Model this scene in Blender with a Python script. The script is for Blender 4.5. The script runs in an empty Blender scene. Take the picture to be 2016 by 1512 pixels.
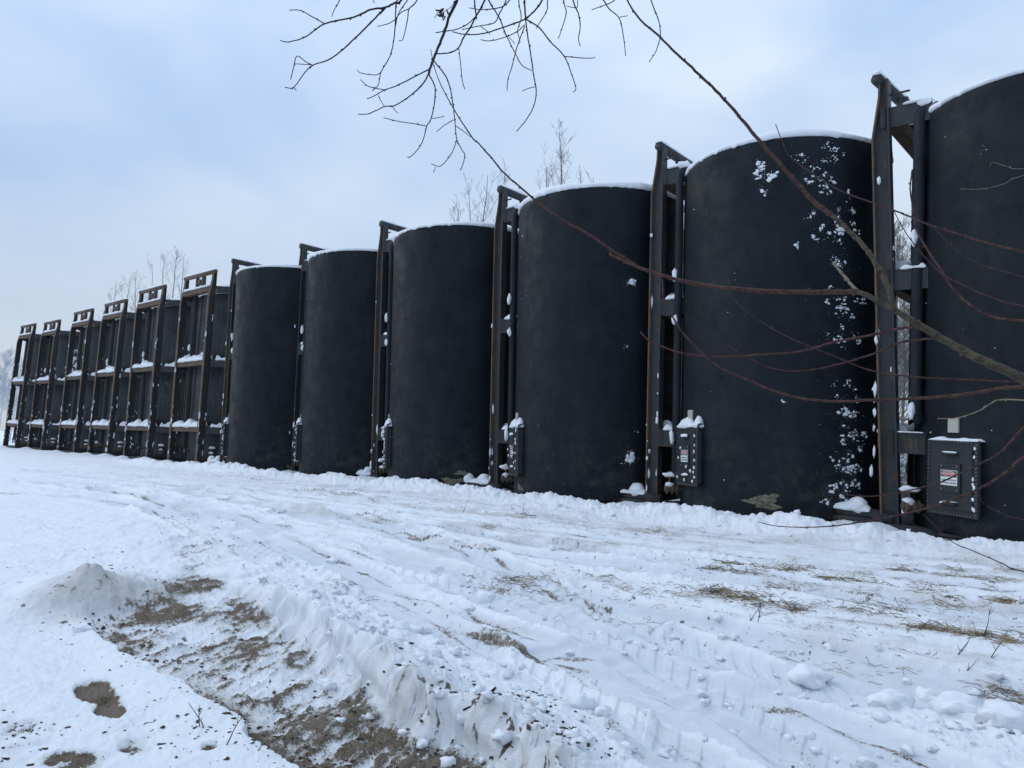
import bpy, math, random
import numpy as np
from mathutils import Vector, Matrix, noise as mnoise

rnd = random.Random(7)
PI = math.pi
S = bpy.context.scene
COL = S.collection

# ------------------------------------------------------------------ camera
F_PX, YAW, PITCH, ROLL, CAM_H = 1466.05, 0.7193, 0.088, 0.0373, 0.9487
fw = Vector((-math.sin(YAW)*math.cos(PITCH), math.cos(YAW)*math.cos(PITCH), math.sin(PITCH)))
r0 = Vector((math.cos(YAW), math.sin(YAW), 0))
u0 = r0.cross(fw)
cr = r0*math.cos(ROLL) + u0*math.sin(ROLL)
cu = -r0*math.sin(ROLL) + u0*math.cos(ROLL)
CAM = Vector((0, 0, CAM_H))
cd = bpy.data.cameras.new('camera')
cd.sensor_width = 36; cd.lens = F_PX/2016*36; cd.clip_end = 4000; cd.clip_start = 0.05
cam = bpy.data.objects.new('camera', cd); COL.objects.link(cam)
m = Matrix.Identity(4)
for i in range(3):
    m[i][0] = cr[i]; m[i][1] = cu[i]; m[i][2] = -fw[i]; m[i][3] = CAM[i]
cam.matrix_world = m
S.camera = cam

# ------------------------------------------------------------------ sky, sun, exposure
SUN_EL, SUN_AZ = math.radians(38), math.radians(196)      # azimuth of the sun, counter-clockwise from +X
world = bpy.data.worlds.new('World'); S.world = world; world.use_nodes = True
nt = world.node_tree; N = nt.nodes; L = nt.links; N.clear()
def nd(t, **k):
    n = N.new(t)
    for a, b in k.items(): setattr(n, a, b)
    return n
out = nd('ShaderNodeOutputWorld'); bg = nd('ShaderNodeBackground'); bg.inputs['Strength'].default_value = 0.1
sky = nd('ShaderNodeTexSky', sky_type='NISHITA'); sky.sun_disc = False
sky.sun_elevation = SUN_EL; sky.sun_rotation = math.radians(90) - SUN_AZ
tc = nd('ShaderNodeTexCoord'); mp = nd('ShaderNodeMapping'); mp.inputs['Scale'].default_value = (1.0, 1.0, 2.4)
L.new(tc.outputs['Generated'], mp.inputs['Vector'])
n1 = nd('ShaderNodeTexNoise'); n1.inputs['Scale'].default_value = 1.7; n1.inputs['Detail'].default_value = 4; n1.inputs['Roughness'].default_value = .45
n1.inputs['Distortion'].default_value = .35
L.new(mp.outputs[0], n1.inputs['Vector'])
cr1 = nd('ShaderNodeValToRGB'); e = cr1.color_ramp.elements
e[0].position = .39; e[0].color = (.43, .59, .85, 1); e[1].position = .63; e[1].color = (.68, .795, .94, 1)
L.new(n1.outputs['Fac'], cr1.inputs['Fac'])
sx = nd('ShaderNodeSeparateXYZ'); L.new(tc.outputs['Generated'], sx.inputs[0])
# overcast brightening from horizon to zenith
mr = nd('ShaderNodeMapRange'); mr.inputs['From Min'].default_value = 0.0; mr.inputs['From Max'].default_value = 1.0
mr.inputs['To Min'].default_value = 8.15; mr.inputs['To Max'].default_value = 15.5
L.new(sx.outputs['Z'], mr.inputs['Value'])
hz = nd('ShaderNodeMapRange'); hz.inputs['From Min'].default_value = .0; hz.inputs['From Max'].default_value = .30
hz.inputs['To Min'].default_value = .75; hz.inputs['To Max'].default_value = 0
L.new(sx.outputs['Z'], hz.inputs['Value'])
mxh = nd('ShaderNodeMixRGB'); mxh.inputs['Color2'].default_value = (.66, .74, .84, 1)
L.new(hz.outputs[0], mxh.inputs['Fac']); L.new(cr1.outputs['Color'], mxh.inputs['Color1'])
vm = nd('ShaderNodeVectorMath', operation='SCALE'); L.new(mxh.outputs[0], vm.inputs[0]); L.new(mr.outputs[0], vm.inputs['Scale'])
mx = nd('ShaderNodeMixRGB'); mx.inputs['Fac'].default_value = .9
L.new(sky.outputs[0], mx.inputs['Color1']); L.new(vm.outputs[0], mx.inputs['Color2'])
L.new(mx.outputs[0], bg.inputs['Color']); L.new(bg.outputs[0], out.inputs['Surface'])
sd = bpy.data.lights.new('sun', 'SUN'); sd.energy = 1.0; sd.angle = math.radians(55); sd.color = (1, .985, .965)
so = bpy.data.objects.new('sun', sd); COL.objects.link(so)
sdir = Vector((math.cos(SUN_EL)*math.cos(SUN_AZ), math.cos(SUN_EL)*math.sin(SUN_AZ), math.sin(SUN_EL)))
so.rotation_euler = sdir.to_track_quat('Z', 'Y').to_euler()
S.view_settings.view_transform = 'Standard'; S.view_settings.look = 'None'
S.view_settings.exposure = 0; S.view_settings.gamma = 1; S.view_settings.use_curve_mapping = False

# ------------------------------------------------------------------ materials
def mat(name, base=(.5,.5,.5), rough=.7, spec=.3, metal=0):
    M = bpy.data.materials.new(name); M.use_nodes = True
    b = M.node_tree.nodes['Principled BSDF']
    b.inputs['Base Color'].default_value = (*base, 1); b.inputs['Roughness'].default_value = rough
    b.inputs['Specular IOR Level'].default_value = spec; b.inputs['Metallic'].default_value = metal
    return M
class G:
    def __init__(s, M): s.M = M; s.t = M.node_tree; s.b = s.t.nodes['Principled BSDF']; s.tc = None
    def n(s, t, **k):
        x = s.t.nodes.new(t)
        for a, b in k.items():
            if a in ('Scale','Detail','Roughness','Distortion','Strength','Distance','Fac'): x.inputs[a].default_value = b
            else: setattr(x, a, b)
        return x
    def l(s, a, b): s.t.links.new(a, b)
    def co(s, scale=(1,1,1), kind='Object'):
        if s.tc is None: s.tc = s.n('ShaderNodeTexCoord')
        mp = s.n('ShaderNodeMapping'); mp.inputs['Scale'].default_value = scale
        s.l(s.tc.outputs[kind], mp.inputs['Vector']); return mp.outputs[0]
    def noise(s, scale, detail=4, rough=.55, vec=None, dist=0):
        x = s.n('ShaderNodeTexNoise', Scale=scale, Detail=detail, Roughness=rough, Distortion=dist)
        if vec is not None: s.l(vec, x.inputs['Vector'])
        return x.outputs['Fac']
    def ramp(s, fac, *stops):
        x = s.n('ShaderNodeValToRGB'); el = x.color_ramp.elements
        while len(el) < len(stops): el.new(.5)
        for i, (p, c) in enumerate(stops):
            el[i].position = p; el[i].color = (c, c, c, 1) if not hasattr(c, '__len__') else (*c, 1)
        s.l(fac, x.inputs['Fac']); return x.outputs['Color']
    def mix(s, fac, a, b, mode='MIX'):
        x = s.n('ShaderNodeMixRGB', blend_type=mode)
        for k, v in (('Fac', fac), ('Color1', a), ('Color2', b)):
            if isinstance(v, (int, float)): x.inputs[k].default_value = v
            elif isinstance(v, tuple): x.inputs[k].default_value = (*v, 1)
            else: s.l(v, x.inputs[k])
        return x.outputs[0]
    def bump(s, h, strength=.3, dist=.01, prev=None):
        x = s.n('ShaderNodeBump', Strength=strength, Distance=dist); s.l(h, x.inputs['Height'])
        if prev is not None: s.l(prev, x.inputs['Normal'])
        return x.outputs[0]
    def set(s, color=None, rough=None, normal=None):
        if color is not None: s.l(color, s.b.inputs['Base Color'])
        if rough is not None: s.l(rough, s.b.inputs['Roughness'])
        if normal is not None: s.l(normal, s.b.inputs['Normal'])

def coating(name, c0, c1, streak, dirty):
    M = mat(name, rough=.6, spec=.2); g = G(M)
    v = g.co(); vs = g.co((5, 5, .5)); vb = g.co((1, 1, 14))
    base = g.mix(g.ramp(g.noise(1.1, 6, .68, v), (.36, 0.), (.66, 1.)), c0, c1)
    st = g.ramp(g.noise(2.2, 5, .65, vs, .3), (.42, 0.), (.72, 1.))
    base = g.mix(g.mix(1, st, (streak,)*3, 'MULTIPLY'), base, tuple(min(1, x*2.4+.006) for x in c1))
    # splashed grime towards the foot of the tank, soil and dust thrown up from the yard
    sep = g.n('ShaderNodeSeparateXYZ'); g.l(v, sep.inputs[0])
    mr = g.n('ShaderNodeMapRange'); mr.inputs['From Min'].default_value = .1; mr.inputs['From Max'].default_value = 1.9
    mr.inputs['To Min'].default_value = 1; mr.inputs['To Max'].default_value = 0; g.l(sep.outputs['Z'], mr.inputs['Value'])
    gr = g.mix(1, g.ramp(g.noise(3.1, 8, .75, v), (.47, 0.), (.62, 1.)), mr.outputs[0], 'MULTIPLY')
    base = g.mix(g.mix(1, gr, (dirty,)*3, 'MULTIPLY'), base, (.048, .047, .043))
    vx = g.co((7, 7, 1.6)); scr = g.mix(1, g.ramp(g.noise(3.2, 7, .8, vx, .8), (.60, 0.), (.66, 1.)), g.ramp(g.noise(.8, 2, .5, v), (.48, 0.), (.60, 1.)), 'MULTIPLY')
    base = g.mix(g.mix(1, scr, g.mix(1, mr.outputs[0], (.5,)*3, 'MULTIPLY'), 'MULTIPLY'), base, (.06, .064, .066))
    # pin-prick chips
    ch = g.ramp(g.noise(38, 2, .5, v), (.76, 0.), (.79, 1.))
    base = g.mix(g.mix(1, ch, (.55,)*3, 'MULTIPLY'), base, (.12, .13, .14))
    nb = g.bump(g.noise(55, 4, .7, v), .55, .012)
    nb = g.bump(g.noise(1.3, 4, .5, v), .35, .05, nb)
    nb = g.bump(g.noise(1.0, 3, .5, vb), .25, .01, nb)
    g.set(base, g.ramp(g.noise(2.5, 6, .7, v), (.32, .42), (.68, .78)), nb)
    return M
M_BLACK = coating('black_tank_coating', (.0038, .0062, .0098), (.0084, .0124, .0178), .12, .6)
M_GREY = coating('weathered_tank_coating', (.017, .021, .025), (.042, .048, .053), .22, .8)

def steel(name, base, rust, amt, rough=.6):
    M = mat(name, rough=rough, spec=.35); g = G(M); v = g.co(); vs = g.co((6, 6, .8))
    f = g.mix(.5, g.noise(2.4, 6, .7, v), g.noise(3.0, 5, .7, vs))
    f = g.ramp(f, (.66-amt*.35, 0.), (.76-amt*.3, 1.))
    col = g.mix(g.noise(7, 4, .6, v), tuple(x*.6 for x in base), tuple(x*1.5 for x in base))
    rc = g.mix(g.noise(16, 4, .7, v), tuple(x*.45 for x in rust), tuple(x*1.5 for x in rust))
    g.set(g.mix(f, col, rc), None, g.bump(g.noise(40, 4, .7, v), .5, .006))
    return M
M_STEEL = steel('grey_painted_steel', (.026, .030, .034), (.095, .058, .036), .42)
M_RUST = steel('rusty_steel_edge', (.070, .062, .054), (.150, .096, .062), .68, .85)
M_ORANGE = steel('flaking_rust_plate', (.06, .045, .03), (.34, .19, .085), .95, .9)
M_DARK = mat('dark_rubber_hose', (.015, .015, .017), .7)
M_BOLT = mat('galvanised_bolt', (.17, .16, .14), .5, .5, .4)
M_BEIGE = mat('beige_plate', (.42, .41, .35), .7); g = G(M_BEIGE); g.set(g.mix(g.noise(30, 4), (.36, .35, .29), (.47, .46, .40)))
M_PIPE = coating('pipe_coating', (.010, .013, .017), (.018, .023, .029), .2, .4)
M_PEEL = mat('bare_tan_patch', (.13, .12, .085), .9); g = G(M_PEEL); g.set(g.mix(g.ramp(g.noise(22, 6, .75, g.co()), (.38, 0.), (.6, 1.)), (.045, .042, .032), (.20, .19, .135)))
M_SCUFF = mat('pale_scuff', (.05, .053, .058), .9)
M_WHITE = mat('white_sign_face', (.72, .73, .74), .5); M_BLK = mat('black_sign_print', (.012, .012, .014), .5); M_RED = mat('red_sign_oval', (.42, .03, .035), .5)

def snowmat(name, c0, c1, bs=.4):
    M = mat(name, rough=.75, spec=.2); g = G(M); v = g.co()
    g.set(g.mix(g.noise(5, 5, .6, v), c0, c1), None, g.bump(g.noise(60, 5, .75, v), bs, .01))
    g.b.inputs['Subsurface Weight'].default_value = .0
    return M
M_SNOW = snowmat('fresh_snow', (.74, .77, .82), (.82, .845, .88))
M_CLOD = snowmat('packed_snow', (.73, .76, .81), (.80, .825, .86), .5)

# ------------------------------------------------------------------ mesh helper
class MB:
    def __init__(s): s.v = []; s.f = []; s.m = []
    def add(s, vs, fs, mi=0):
        o = len(s.v); s.v += [tuple(x) for x in vs]
        for f in fs: s.f.append(tuple(i+o for i in f)); s.m.append(mi)
    def box(s, x0, x1, y0, y1, z0, z1, mi=0):
        s.add([(x0,y0,z0),(x1,y0,z0),(x1,y1,z0),(x0,y1,z0),(x0,y0,z1),(x1,y0,z1),(x1,y1,z1),(x0,y1,z1)],
              [(0,3,2,1),(4,5,6,7),(0,1,5,4),(1,2,6,5),(2,3,7,6),(3,0,4,7)], mi)
    def prism(s, poly, z0, z1, mi=0):
        n = len(poly)
        s.add([(x,y,z0) for x,y in poly] + [(x,y,z1) for x,y in poly],
              [tuple(range(n))[::-1], tuple(range(n, 2*n))] + [(i,(i+1)%n,(i+1)%n+n,i+n) for i in range(n)], mi)
    def tube(s, pts, rad, n=8, cap=True, mi=0):
        pts = [Vector(p) for p in pts]; k = len(pts)
        if not hasattr(rad, '__len__'): rad = [rad]*k
        ref = None; vs = []
        for i, p in enumerate(pts):
            t = (pts[min(i+1,k-1)] - pts[max(i-1,0)])
            if t.length < 1e-9: t = Vector((0,0,1))
            t.normalize()
            if ref is None: ref = t.orthogonal().normalized()
            ref = (ref - t*ref.dot(t))
            ref = ref.normalized() if ref.length > 1e-6 else t.orthogonal().normalized()
            b = t.cross(ref)
            for j in range(n):
                a = 2*PI*j/n; vs.append(p + (ref*math.cos(a) + b*math.sin(a))*rad[i])
        fs = [(i*n+j, i*n+(j+1)%n, (i+1)*n+(j+1)%n, (i+1)*n+j) for i in range(k-1) for j in range(n)]
        if cap: fs += [tuple(range(n))[::-1], tuple(range((k-1)*n, k*n))]
        s.add(vs, fs, mi)
    def blob(s, c, rx, ry, rz, seed=0, sub=2, rough=.3, rot=None, mi=0, flat=None):
        V, Fc = ICO[sub]; c = Vector(c); vs = []
        for v in V:
            k = 1 + (rough*.35*(mnoise.noise(v*8+Vector((seed,seed*2,0)))+.6*abs(mnoise.noise(v*15+Vector((0,seed,seed))))) if sub == 3 else 0) + rough*mnoise.noise(v*1.6 + Vector((seed*3.1, seed*1.7, seed))) + rough*.5*mnoise.noise(v*4 + Vector((seed, 0, seed*2.3)))
            q = Vector((v.x*rx, v.y*ry, v.z*rz))*k
            if flat is not None and q.z < -flat: q.z = -flat
            if rot is not None: q = rot @ q
            vs.append(c + q)
        s.add(vs, Fc, mi)
    def build(s, name, mats, parent=None, smooth=False, loc=None):
        me = bpy.data.meshes.new(name); me.from_pydata(s.v, [], s.f)
        if not isinstance(mats, (list, tuple)): mats = [mats]
        for x in mats: me.materials.append(x)
        if len(mats) > 1: me.polygons.foreach_set('material_index', s.m)
        if smooth: me.polygons.foreach_set('use_smooth', [True]*len(s.f))
        me.update()
        return link(name, me, parent, loc)
def link(name, me, parent=None, loc=None):
    o = bpy.data.objects.new(name, me); COL.objects.link(o)
    if parent is not None: o.parent = parent
    if loc is not None: o.location = loc
    return o
def ico(sub):
    import bmesh
    bm = bmesh.new(); bmesh.ops.create_icosphere(bm, subdivisions=sub, radius=1)
    V = [v.co.copy() for v in bm.verts]; Fc = [tuple(v.index for v in f.verts) for f in bm.faces]; bm.free(); return V, Fc
ICO = {i: ico(i) for i in (1, 2, 3)}
def tag(o, label=None, cat=None, group=None, kind=None):
    if label: o['label'] = label
    if cat: o['category'] = cat
    if group: o['group'] = group
    if kind: o['kind'] = kind
    return o
def thing(name, label, cat, loc=(0,0,0), group=None):
    o = bpy.data.objects.new(name, None); COL.objects.link(o); o.location = loc; o.empty_display_size = .3
    return tag(o, label, cat, group)
def catmull(P, sub=5):
    P = [Vector(p) for p in P]; Q = [P[0]*2-P[1]] + P + [P[-1]*2-P[-2]]; r = []
    for i in range(1, len(Q)-2):
        a, b, c, d = Q[i-1:i+3]
        for k in range(sub):
            t = k/sub
            r.append(.5*((2*b) + (c-a)*t + (2*a-5*b+4*c-d)*t*t + (3*b-a-3*c+d)*t**3))
    r.append(Q[-2]); return r

# ------------------------------------------------------------------ numpy noise
def _h(ix, iy, seed):
    h = (ix.astype(np.int64)*374761393 + iy.astype(np.int64)*668265263 + seed*982451653) & 0x7fffffff
    h = ((h ^ (h >> 13))*1274126177) & 0x7fffffff
    return ((h ^ (h >> 16)) & 0xffff)/65535.0
def vn(x, y, seed=0):
    ix = np.floor(x); iy = np.floor(y); fx = x-ix; fy = y-iy
    fx = fx*fx*fx*(fx*(fx*6-15)+10); fy = fy*fy*fy*(fy*(fy*6-15)+10)
    a = _h(ix,iy,seed); b = _h(ix+1,iy,seed); c = _h(ix,iy+1,seed); d = _h(ix+1,iy+1,seed)
    return (a*(1-fx)+b*fx)*(1-fy) + (c*(1-fx)+d*fx)*fy
def fbm(x, y, o=4, seed=0, g=.5):
    s = 0; a = 1; t = 0
    for k in range(o):
        s = s + a*vn(x*1.0, y*1.0, seed+k*17); t += a; a *= g
        x, y = x*1.6+y*1.2+3.7, y*1.6-x*1.2+1.3
    return s/t
def lumps(x, y, seed=0):
    """rounded lumps: 1 at random cell centres, 0 between them"""
    ix = np.floor(x); iy = np.floor(y); best = np.full(x.shape, 9.)
    for dx in (-1,0,1):
        for dy in (-1,0,1):
            jx = ix+dx; jy = iy+dy
            px = jx+_h(jx,jy,seed); py = jy+_h(jx,jy,seed+5); rr = .35+.65*_h(jx,jy,seed+9)
            best = np.minimum(best, ((x-px)**2+(y-py)**2)/rr**2)
    return np.sqrt(np.clip(1-best, 0, 1))
def sst(e0, e1, x):
    t = np.clip((x-e0)/(e1-e0), 0, 1); return t*t*(3-2*t)

# ------------------------------------------------------------------ ground
def base_z(x, y):
    d2 = x*x+y*y
    return -0.6*np.exp(-d2/72.25)
def on_ground(px, py, dz=0.):
    """photo point -> point on the yard's base surface"""
    d = fw + cr*((px-1008)/F_PX) - cu*((py-756)/F_PX)
    lo = .5; k = .5
    while k < 200:
        p = CAM + d*k
        if p.z < float(base_z(p.x, p.y)) + dz: break
        lo = k; k *= 1.03
    hi = k
    for _ in range(30):
        mid = (lo+hi)/2; p = CAM + d*mid
        if p.z < float(base_z(p.x, p.y)) + dz: hi = mid
        else: lo = mid
    return CAM + d*hi
def gpl(pts, dz=0.):
    return [tuple(on_ground(a, b, dz).xy) for a, b in pts]
def seg_dist(x, y, poly):
    """unsigned distance, signed distance (left of travel > 0) and arc length along a polyline"""
    bd = np.full(x.shape, 1e9); sg = np.zeros(x.shape); ar = np.zeros(x.shape); acc = 0
    for (ax, ay), (bx, by) in zip(poly[:-1], poly[1:]):
        dx, dy = bx-ax, by-ay; l = math.hypot(dx, dy)
        t = np.clip(((x-ax)*dx+(y-ay)*dy)/(l*l), 0, 1)
        d = np.hypot(x-ax-t*dx, y-ay-t*dy); w = d < bd
        bd = np.where(w, d, bd); sg = np.where(w, np.sign(dx*(y-ay)-dy*(x-ax))*d, sg); ar = np.where(w, acc+t*l, ar); acc += l
    return bd, sg, ar, acc
def smooth_poly(pts, dz=0., sub=4):
    return [tuple(v.xy) for v in catmull([(a, b, 0) for a, b in gpl(pts, dz)], sub)]
TANKS = [  # X, dY, lean x, lean y
 (-1.225,-.124,.030,-.027),(-5.256,-.04,0,-.004),(-9.339,-.009,-.008,-.018),(-13.705,.085,-.018,-.017),(-17.785,.15,-.009,-.011),(-21.527,-.066,-.005,-.013),
 (-26.96,1.211,-.001,.004),(-31.41,1.374,0,.003),(-36.37,1.74,.004,.016),(-40.61,1.832,.004,.016),(-46.31,2.158,.012,.019),(-49.50,1.828,.02,.029)]
Y0 = 13.6513; R = 1.83; HB = 6.298; HR = 7.0; SK = 2.195; WA = 1.06; WB = 1.085

def in_ellipse(x, y, px, py, rx, ry):
    """0 at the centre .. 1 at the rim of a patch whose photo outline is about rx by ry"""
    c = on_ground(px, py).xy; a = on_ground(px+rx, py).xy - c; b = on_ground(px, py+ry).xy - c
    det = a.x*b.y-a.y*b.x; X = x-c.x; Y = y-c.y
    u = (X*b.y-Y*b.x)/det; v = (a.x*Y-a.y*X)/det
    return np.sqrt(u*u+v*v)

def surface(x, y):
    """height of the snow surface plus colour masks: dirt, grey (dirty snow), ice (packed), straw"""
    d = np.hypot(x, y)
    z = base_z(x, y)
    near = sst(40, 14, d)
    dirt = np.zeros_like(x); grey = np.zeros_like(x); ice = np.zeros_like(x)
    f1 = fbm(x*.8, y*.8, 4, 1); f2 = fbm(x*4, y*4, 5, 2, .6); f3 = fbm(x*14, y*14, 3, 3, .6)
    z = z + (f1-.5)*.10*sst(80, 10, d)
    yl = sst(-7, -1, x*.35+(y-2))        # 0 on the untouched snow at left, 1 on the driven yard
    # --- field of tracks over the yard
    tracks = [
     ([(0,925),(250,935),(500,965),(750,1000),(1000,1035),(1300,1075),(1600,1115),(2016,1165)], .17, .035, 0, .22),
     ([(-60,948),(250,955),(480,990),(700,1030),(950,1075),(1250,1115),(1600,1165),(2016,1240)], .20, .045, 0, .25),
     ([(40,945),(330,985),(520,1030),(700,1075),(900,1125),(1150,1185),(1500,1260),(2016,1370)], .24, .04, 0, .18),
     ([(200,958),(400,1010),(560,1070),(700,1125),(850,1190),(1050,1270),(1300,1370),(1650,1530)], .22, .05, 0, .55),
     ([(300,1000),(450,1060),(600,1130),(780,1195),(960,1290),(1200,1420),(1380,1530)], .21, .035, 1, .2),
     ([(760,1120),(950,1170),(1150,1250),(1330,1330),(1500,1420),(1680,1530)], .20, .035, 1, .12),
     ([(560,1010),(800,1060),(1100,1150),(1400,1240),(1700,1330),(2050,1430)], .24, .035, 0, .1),
     ([(700,1010),(1000,1060),(1350,1110),(1700,1170),(2050,1220)], .20, .035, 1, .2),
     ([(1100,1290),(1350,1350),(1650,1450),(1850,1530)], .26, .03, 0, .25),
     ([(900,1120),(1080,1185),(1280,1255),(1500,1330),(1800,1410),(2060,1490)], .21, .035, 1, .05),
     ([(-40,925),(300,950),(620,1000),(900,1075),(1080,1150),(1250,1230)], .21, .035, 1, .2),
     ([(0,975),(200,985),(350,1010),(470,1060)], .2, .03, 0, .35),
     ([(0,905),(300,925),(600,955),(900,1000),(1300,1045),(1700,1085),(2050,1130)], .12, .02, 0, .3),
    ]
    for pts, w, dep, tread, dz_ in tracks:
        P = smooth_poly(pts)
        bd, sg, ar, tot = seg_dist(x, y, P)
        wob = (fbm(ar*1.3, ar*0+3, 2, 31)-.5)*.1
        q = np.abs(sg+wob)
        inside = sst(w+.04, w-.03, q)
        brk = sst(.30, .45, fbm(ar*.6, sg*2, 3, 77+int(w*100)))*(1-.0*tread)
        z = z - dep*inside*brk + .034*np.exp(-((q-w-.07)/.05)**2)*(.3+f2)*brk
        ice = np.maximum(ice, inside*brk*.9)
        if tread:
            chev = sst(-.25, .35, np.sin((ar+np.abs(sg)*.9+(f2-.5)*.03)*2*PI/.155))
            z = z + .011*inside*chev*sst(.22, .45, fbm(ar*.8, sg*0+9, 2, 79))*sst(13, 8, d)*sst(.012, .03, np.abs(sg))
        st = fbm(ar*1.1, sg*14, 4, 41+int(dep*1000))
        dirt = np.maximum(dirt, inside*sst(.64-.13*dz_, .90-.16*dz_, st+.10*f3)*.72*sst(.0,.25,dz_))
        grey = np.maximum(grey, inside*sst(.5, .75, st)*.5*dz_*2)
    # broken, chopped snow between the wheel tracks
    chop = sst(.42, .62, fbm(x*.55, y*.55, 3, 9))*yl*near
    wx_ = x+(f2-.5)*.16; wy_ = y+(fbm(x*4+9, y*4, 4, 5, .6)-.5)*.16; lp = lumps(wx_*5.5, wy_*5.5, 3)*.5 + lumps(wx_*13, wy_*13, 4)*.35 + lumps(wx_*31, wy_*31, 11)*.2
    z = z + chop*(1-ice*.9)*(lp*.019*sst(.45, .65, f2) + (f2-.5)*.034)
    f4 = fbm(x*34, y*34, 3, 6, .7)
    z = z + yl*near*((f3-.5)*.017+(f4-.5)*.012)*(1-ice*.75)
    # long low streaks along the row (drag marks)
    D = Vector(on_ground(1500, 1130).xy) - Vector(on_ground(700, 1030).xy); D.normalize()
    al = x*D.x+y*D.y; ac = -x*D.y+y*D.x
    stk = fbm(al*.45, ac*4.5, 5, 12, .6)
    z = z + yl*near*(stk-.5)*.05
    right = sst(5.0, 6.5, y)*sst(-9, -5, x)*sst(12.2, 10.4, y)
    mid = sst(4.5, 7, y)*sst(11.5, 10, y)*sst(-26, -10, x)
    dirt = np.maximum(dirt, np.maximum(right*.56, mid*.42)*sst(.50, .80, .5*stk+.35*f2+.25*f3))
    grey = np.maximum(grey, np.maximum(right*.75, mid*.65)*sst(.46, .66, stk*.6+f2*.4))
    # --- the plough bank at the feet of the tanks
    yb = 10.85 - .35*sst(-9, -2, x) + .35*(fbm(x*.35, x*0+1, 2, 21)-.5) + np.clip((-x-22)*.04, 0, 1.2)
    q = (y-yb)
    hb = (1-.12*sst(-5,-1.5,x))*(.105+.12*fbm(x*.7, x*0+5, 3, 22))*sst(-34, -22, x)
    z = z + hb*np.exp(-(q/.42)**2)*(1+ .9*(fbm(x*1.3,y*1.3,3,23)-.5) + .45*(lumps(wx_*3.6, wy_*3.6, 6)*sst(.45,.6,f1)+lumps(wx_*9, wy_*9, 8)*.6-.3) + .6*(f2-.5) + .15*(f3-.5)) - .03*sst(.1,.9,q)*sst(-30,-20,x)
    bw = np.exp(-(q/.55)**2)*sst(-36,-24,x)
    dirt *= 1-.93*bw; grey *= 1-.8*bw; ice *= 1-bw
    # drifted snow against rails and hitches
    for i, (X, dY, lx, ly) in enumerate(TANKS):
        yc = Y0+dY
        pts = [(X-SK+.15, yc-WA), (X-SK-.35, yc-WA-.05)] if i < 6 else [(X-WB, yc-SK), (X+WB, yc-SK)]
        for a, b in pts:
            z = z + .13*np.exp(-((x-a)**2+(y-b)**2)/.09)
    
    # --- foreground ridge thrown up by the plough
    ridge = smooth_poly([(420,1085),(480,1118),(545,1160),(600,1198),(645,1235),(700,1272),(760,1312),(820,1350),(880,1378),(950,1400),(1020,1435),(1085,1490),(1130,1560)], .15, 5)
    bd, sg, ar, tot = seg_dist(x, y, ridge)
    a = ar/tot
    hgt = (.03+.115*sst(.12, .48, a))*(1-.22*sst(.85, 1, a))*sst(0,.06,a)*(.8+.45*fbm(ar*2.2, ar*0, 3, 51))
    sgw = sg + (fbm(ar*3.5, ar*0+7, 4, 52)-.5)*.20 + (f2-.5)*.07
    # travel runs towards the camera: negative side = scraped lane on its left in the photo
    fall_l = np.where(sgw < 0, sst(-.10, .0, sgw), 1)
    fall_r = np.where(sgw > 0, np.exp(-(sgw/.36)**1.5), 1)
    side = SIDE
    if side < 0:
        fall_l = np.where(sgw > 0, sst(.17, .0, sgw), 1); fall_r = np.where(sgw < 0, np.exp(-(-np.minimum(sgw,0)/.36)**1.5), 1)
    rr = hgt*fall_l*fall_r*sst(.9, .6, bd)
    crumb = (lumps(wx_*5, wy_*5, 14)*.4+lumps(wx_*11, wy_*11, 15)*.3+lumps(wx_*26, wy_*26, 16)*.15+f2*.4)
    z = z + rr + rr*(crumb-.3)*.42*sst(0,.05,rr)
    z = z + .045*crumb*np.exp(-(bd/.55)**2)*sst(0,.1,a)
    rmask = np.exp(-(bd/.35)**2)*sst(.1,.4,a)
    ice *= 1-rmask
    dirt *= 1-.9*np.exp(-(bd/.6)**2)
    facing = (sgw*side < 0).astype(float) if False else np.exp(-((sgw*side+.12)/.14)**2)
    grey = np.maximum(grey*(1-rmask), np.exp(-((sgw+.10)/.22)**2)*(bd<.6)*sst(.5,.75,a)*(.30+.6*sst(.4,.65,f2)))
    dirt = np.maximum(dirt, np.exp(-(bd/.30)**2)*sst(.62,.8,a)*sst(.66,.74,fbm(x*24,y*24,3,61,.7))*.9)
    # --- scraped lane left of the ridge
    edge = smooth_poly([(150,1215),(185,1240),(260,1310),(330,1357),(400,1407),(440,1445),(490,1485),(560,1540)], 0, 5)
    lane = smooth_poly([(330,1010),(400,1060),(440,1120),(400,1190),(400,1270),(520,1370),(700,1490),(760,1560)], 0, 6)
    bl, sl, al_, tl = seg_dist(x, y, lane)
    an = al_/tl
    wl = .34+.80*sst(.45, .8, an)
    off_ridge = np.where(bd < 2.2, sst(-.05, -.16, sgw + (f3-.5)*.1), 1.)*np.where((bd < 2.2) & (a > .9), sst(.2, .0, sgw), 1.)
    inl = sst(wl+.22, wl-.25, bl + (f2-.5)*.25)*sst(0,.06,an)*(1-(1-off_ridge)*sst(.25,.5,an))
    be, se, ae, te = seg_dist(x, y, edge)
    cut = sst(-.02, .035, se*side + (f2-.5)*.16 + (f3-.5)*.07 + (fbm(x*1.7+4, y*1.7, 3, 76)-.5)*.34)           # 1 on the lane side of the sharp snow lip
    e_near = sst(1.3, .9, be)*sst(0., .05, ae/te)
    inl = inl*(1-e_near*(1-cut)); 
    inl = np.maximum(inl, np.exp(-(be/.25)**2)*cut*sst(.1,.3,ae/te))
    z = z - .05*inl*(.4+.6*sst(.4,.7,an)) + .05*np.exp(-(be/.16)**2)*(1-cut)*sst(0,.2,ae/te)
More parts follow.
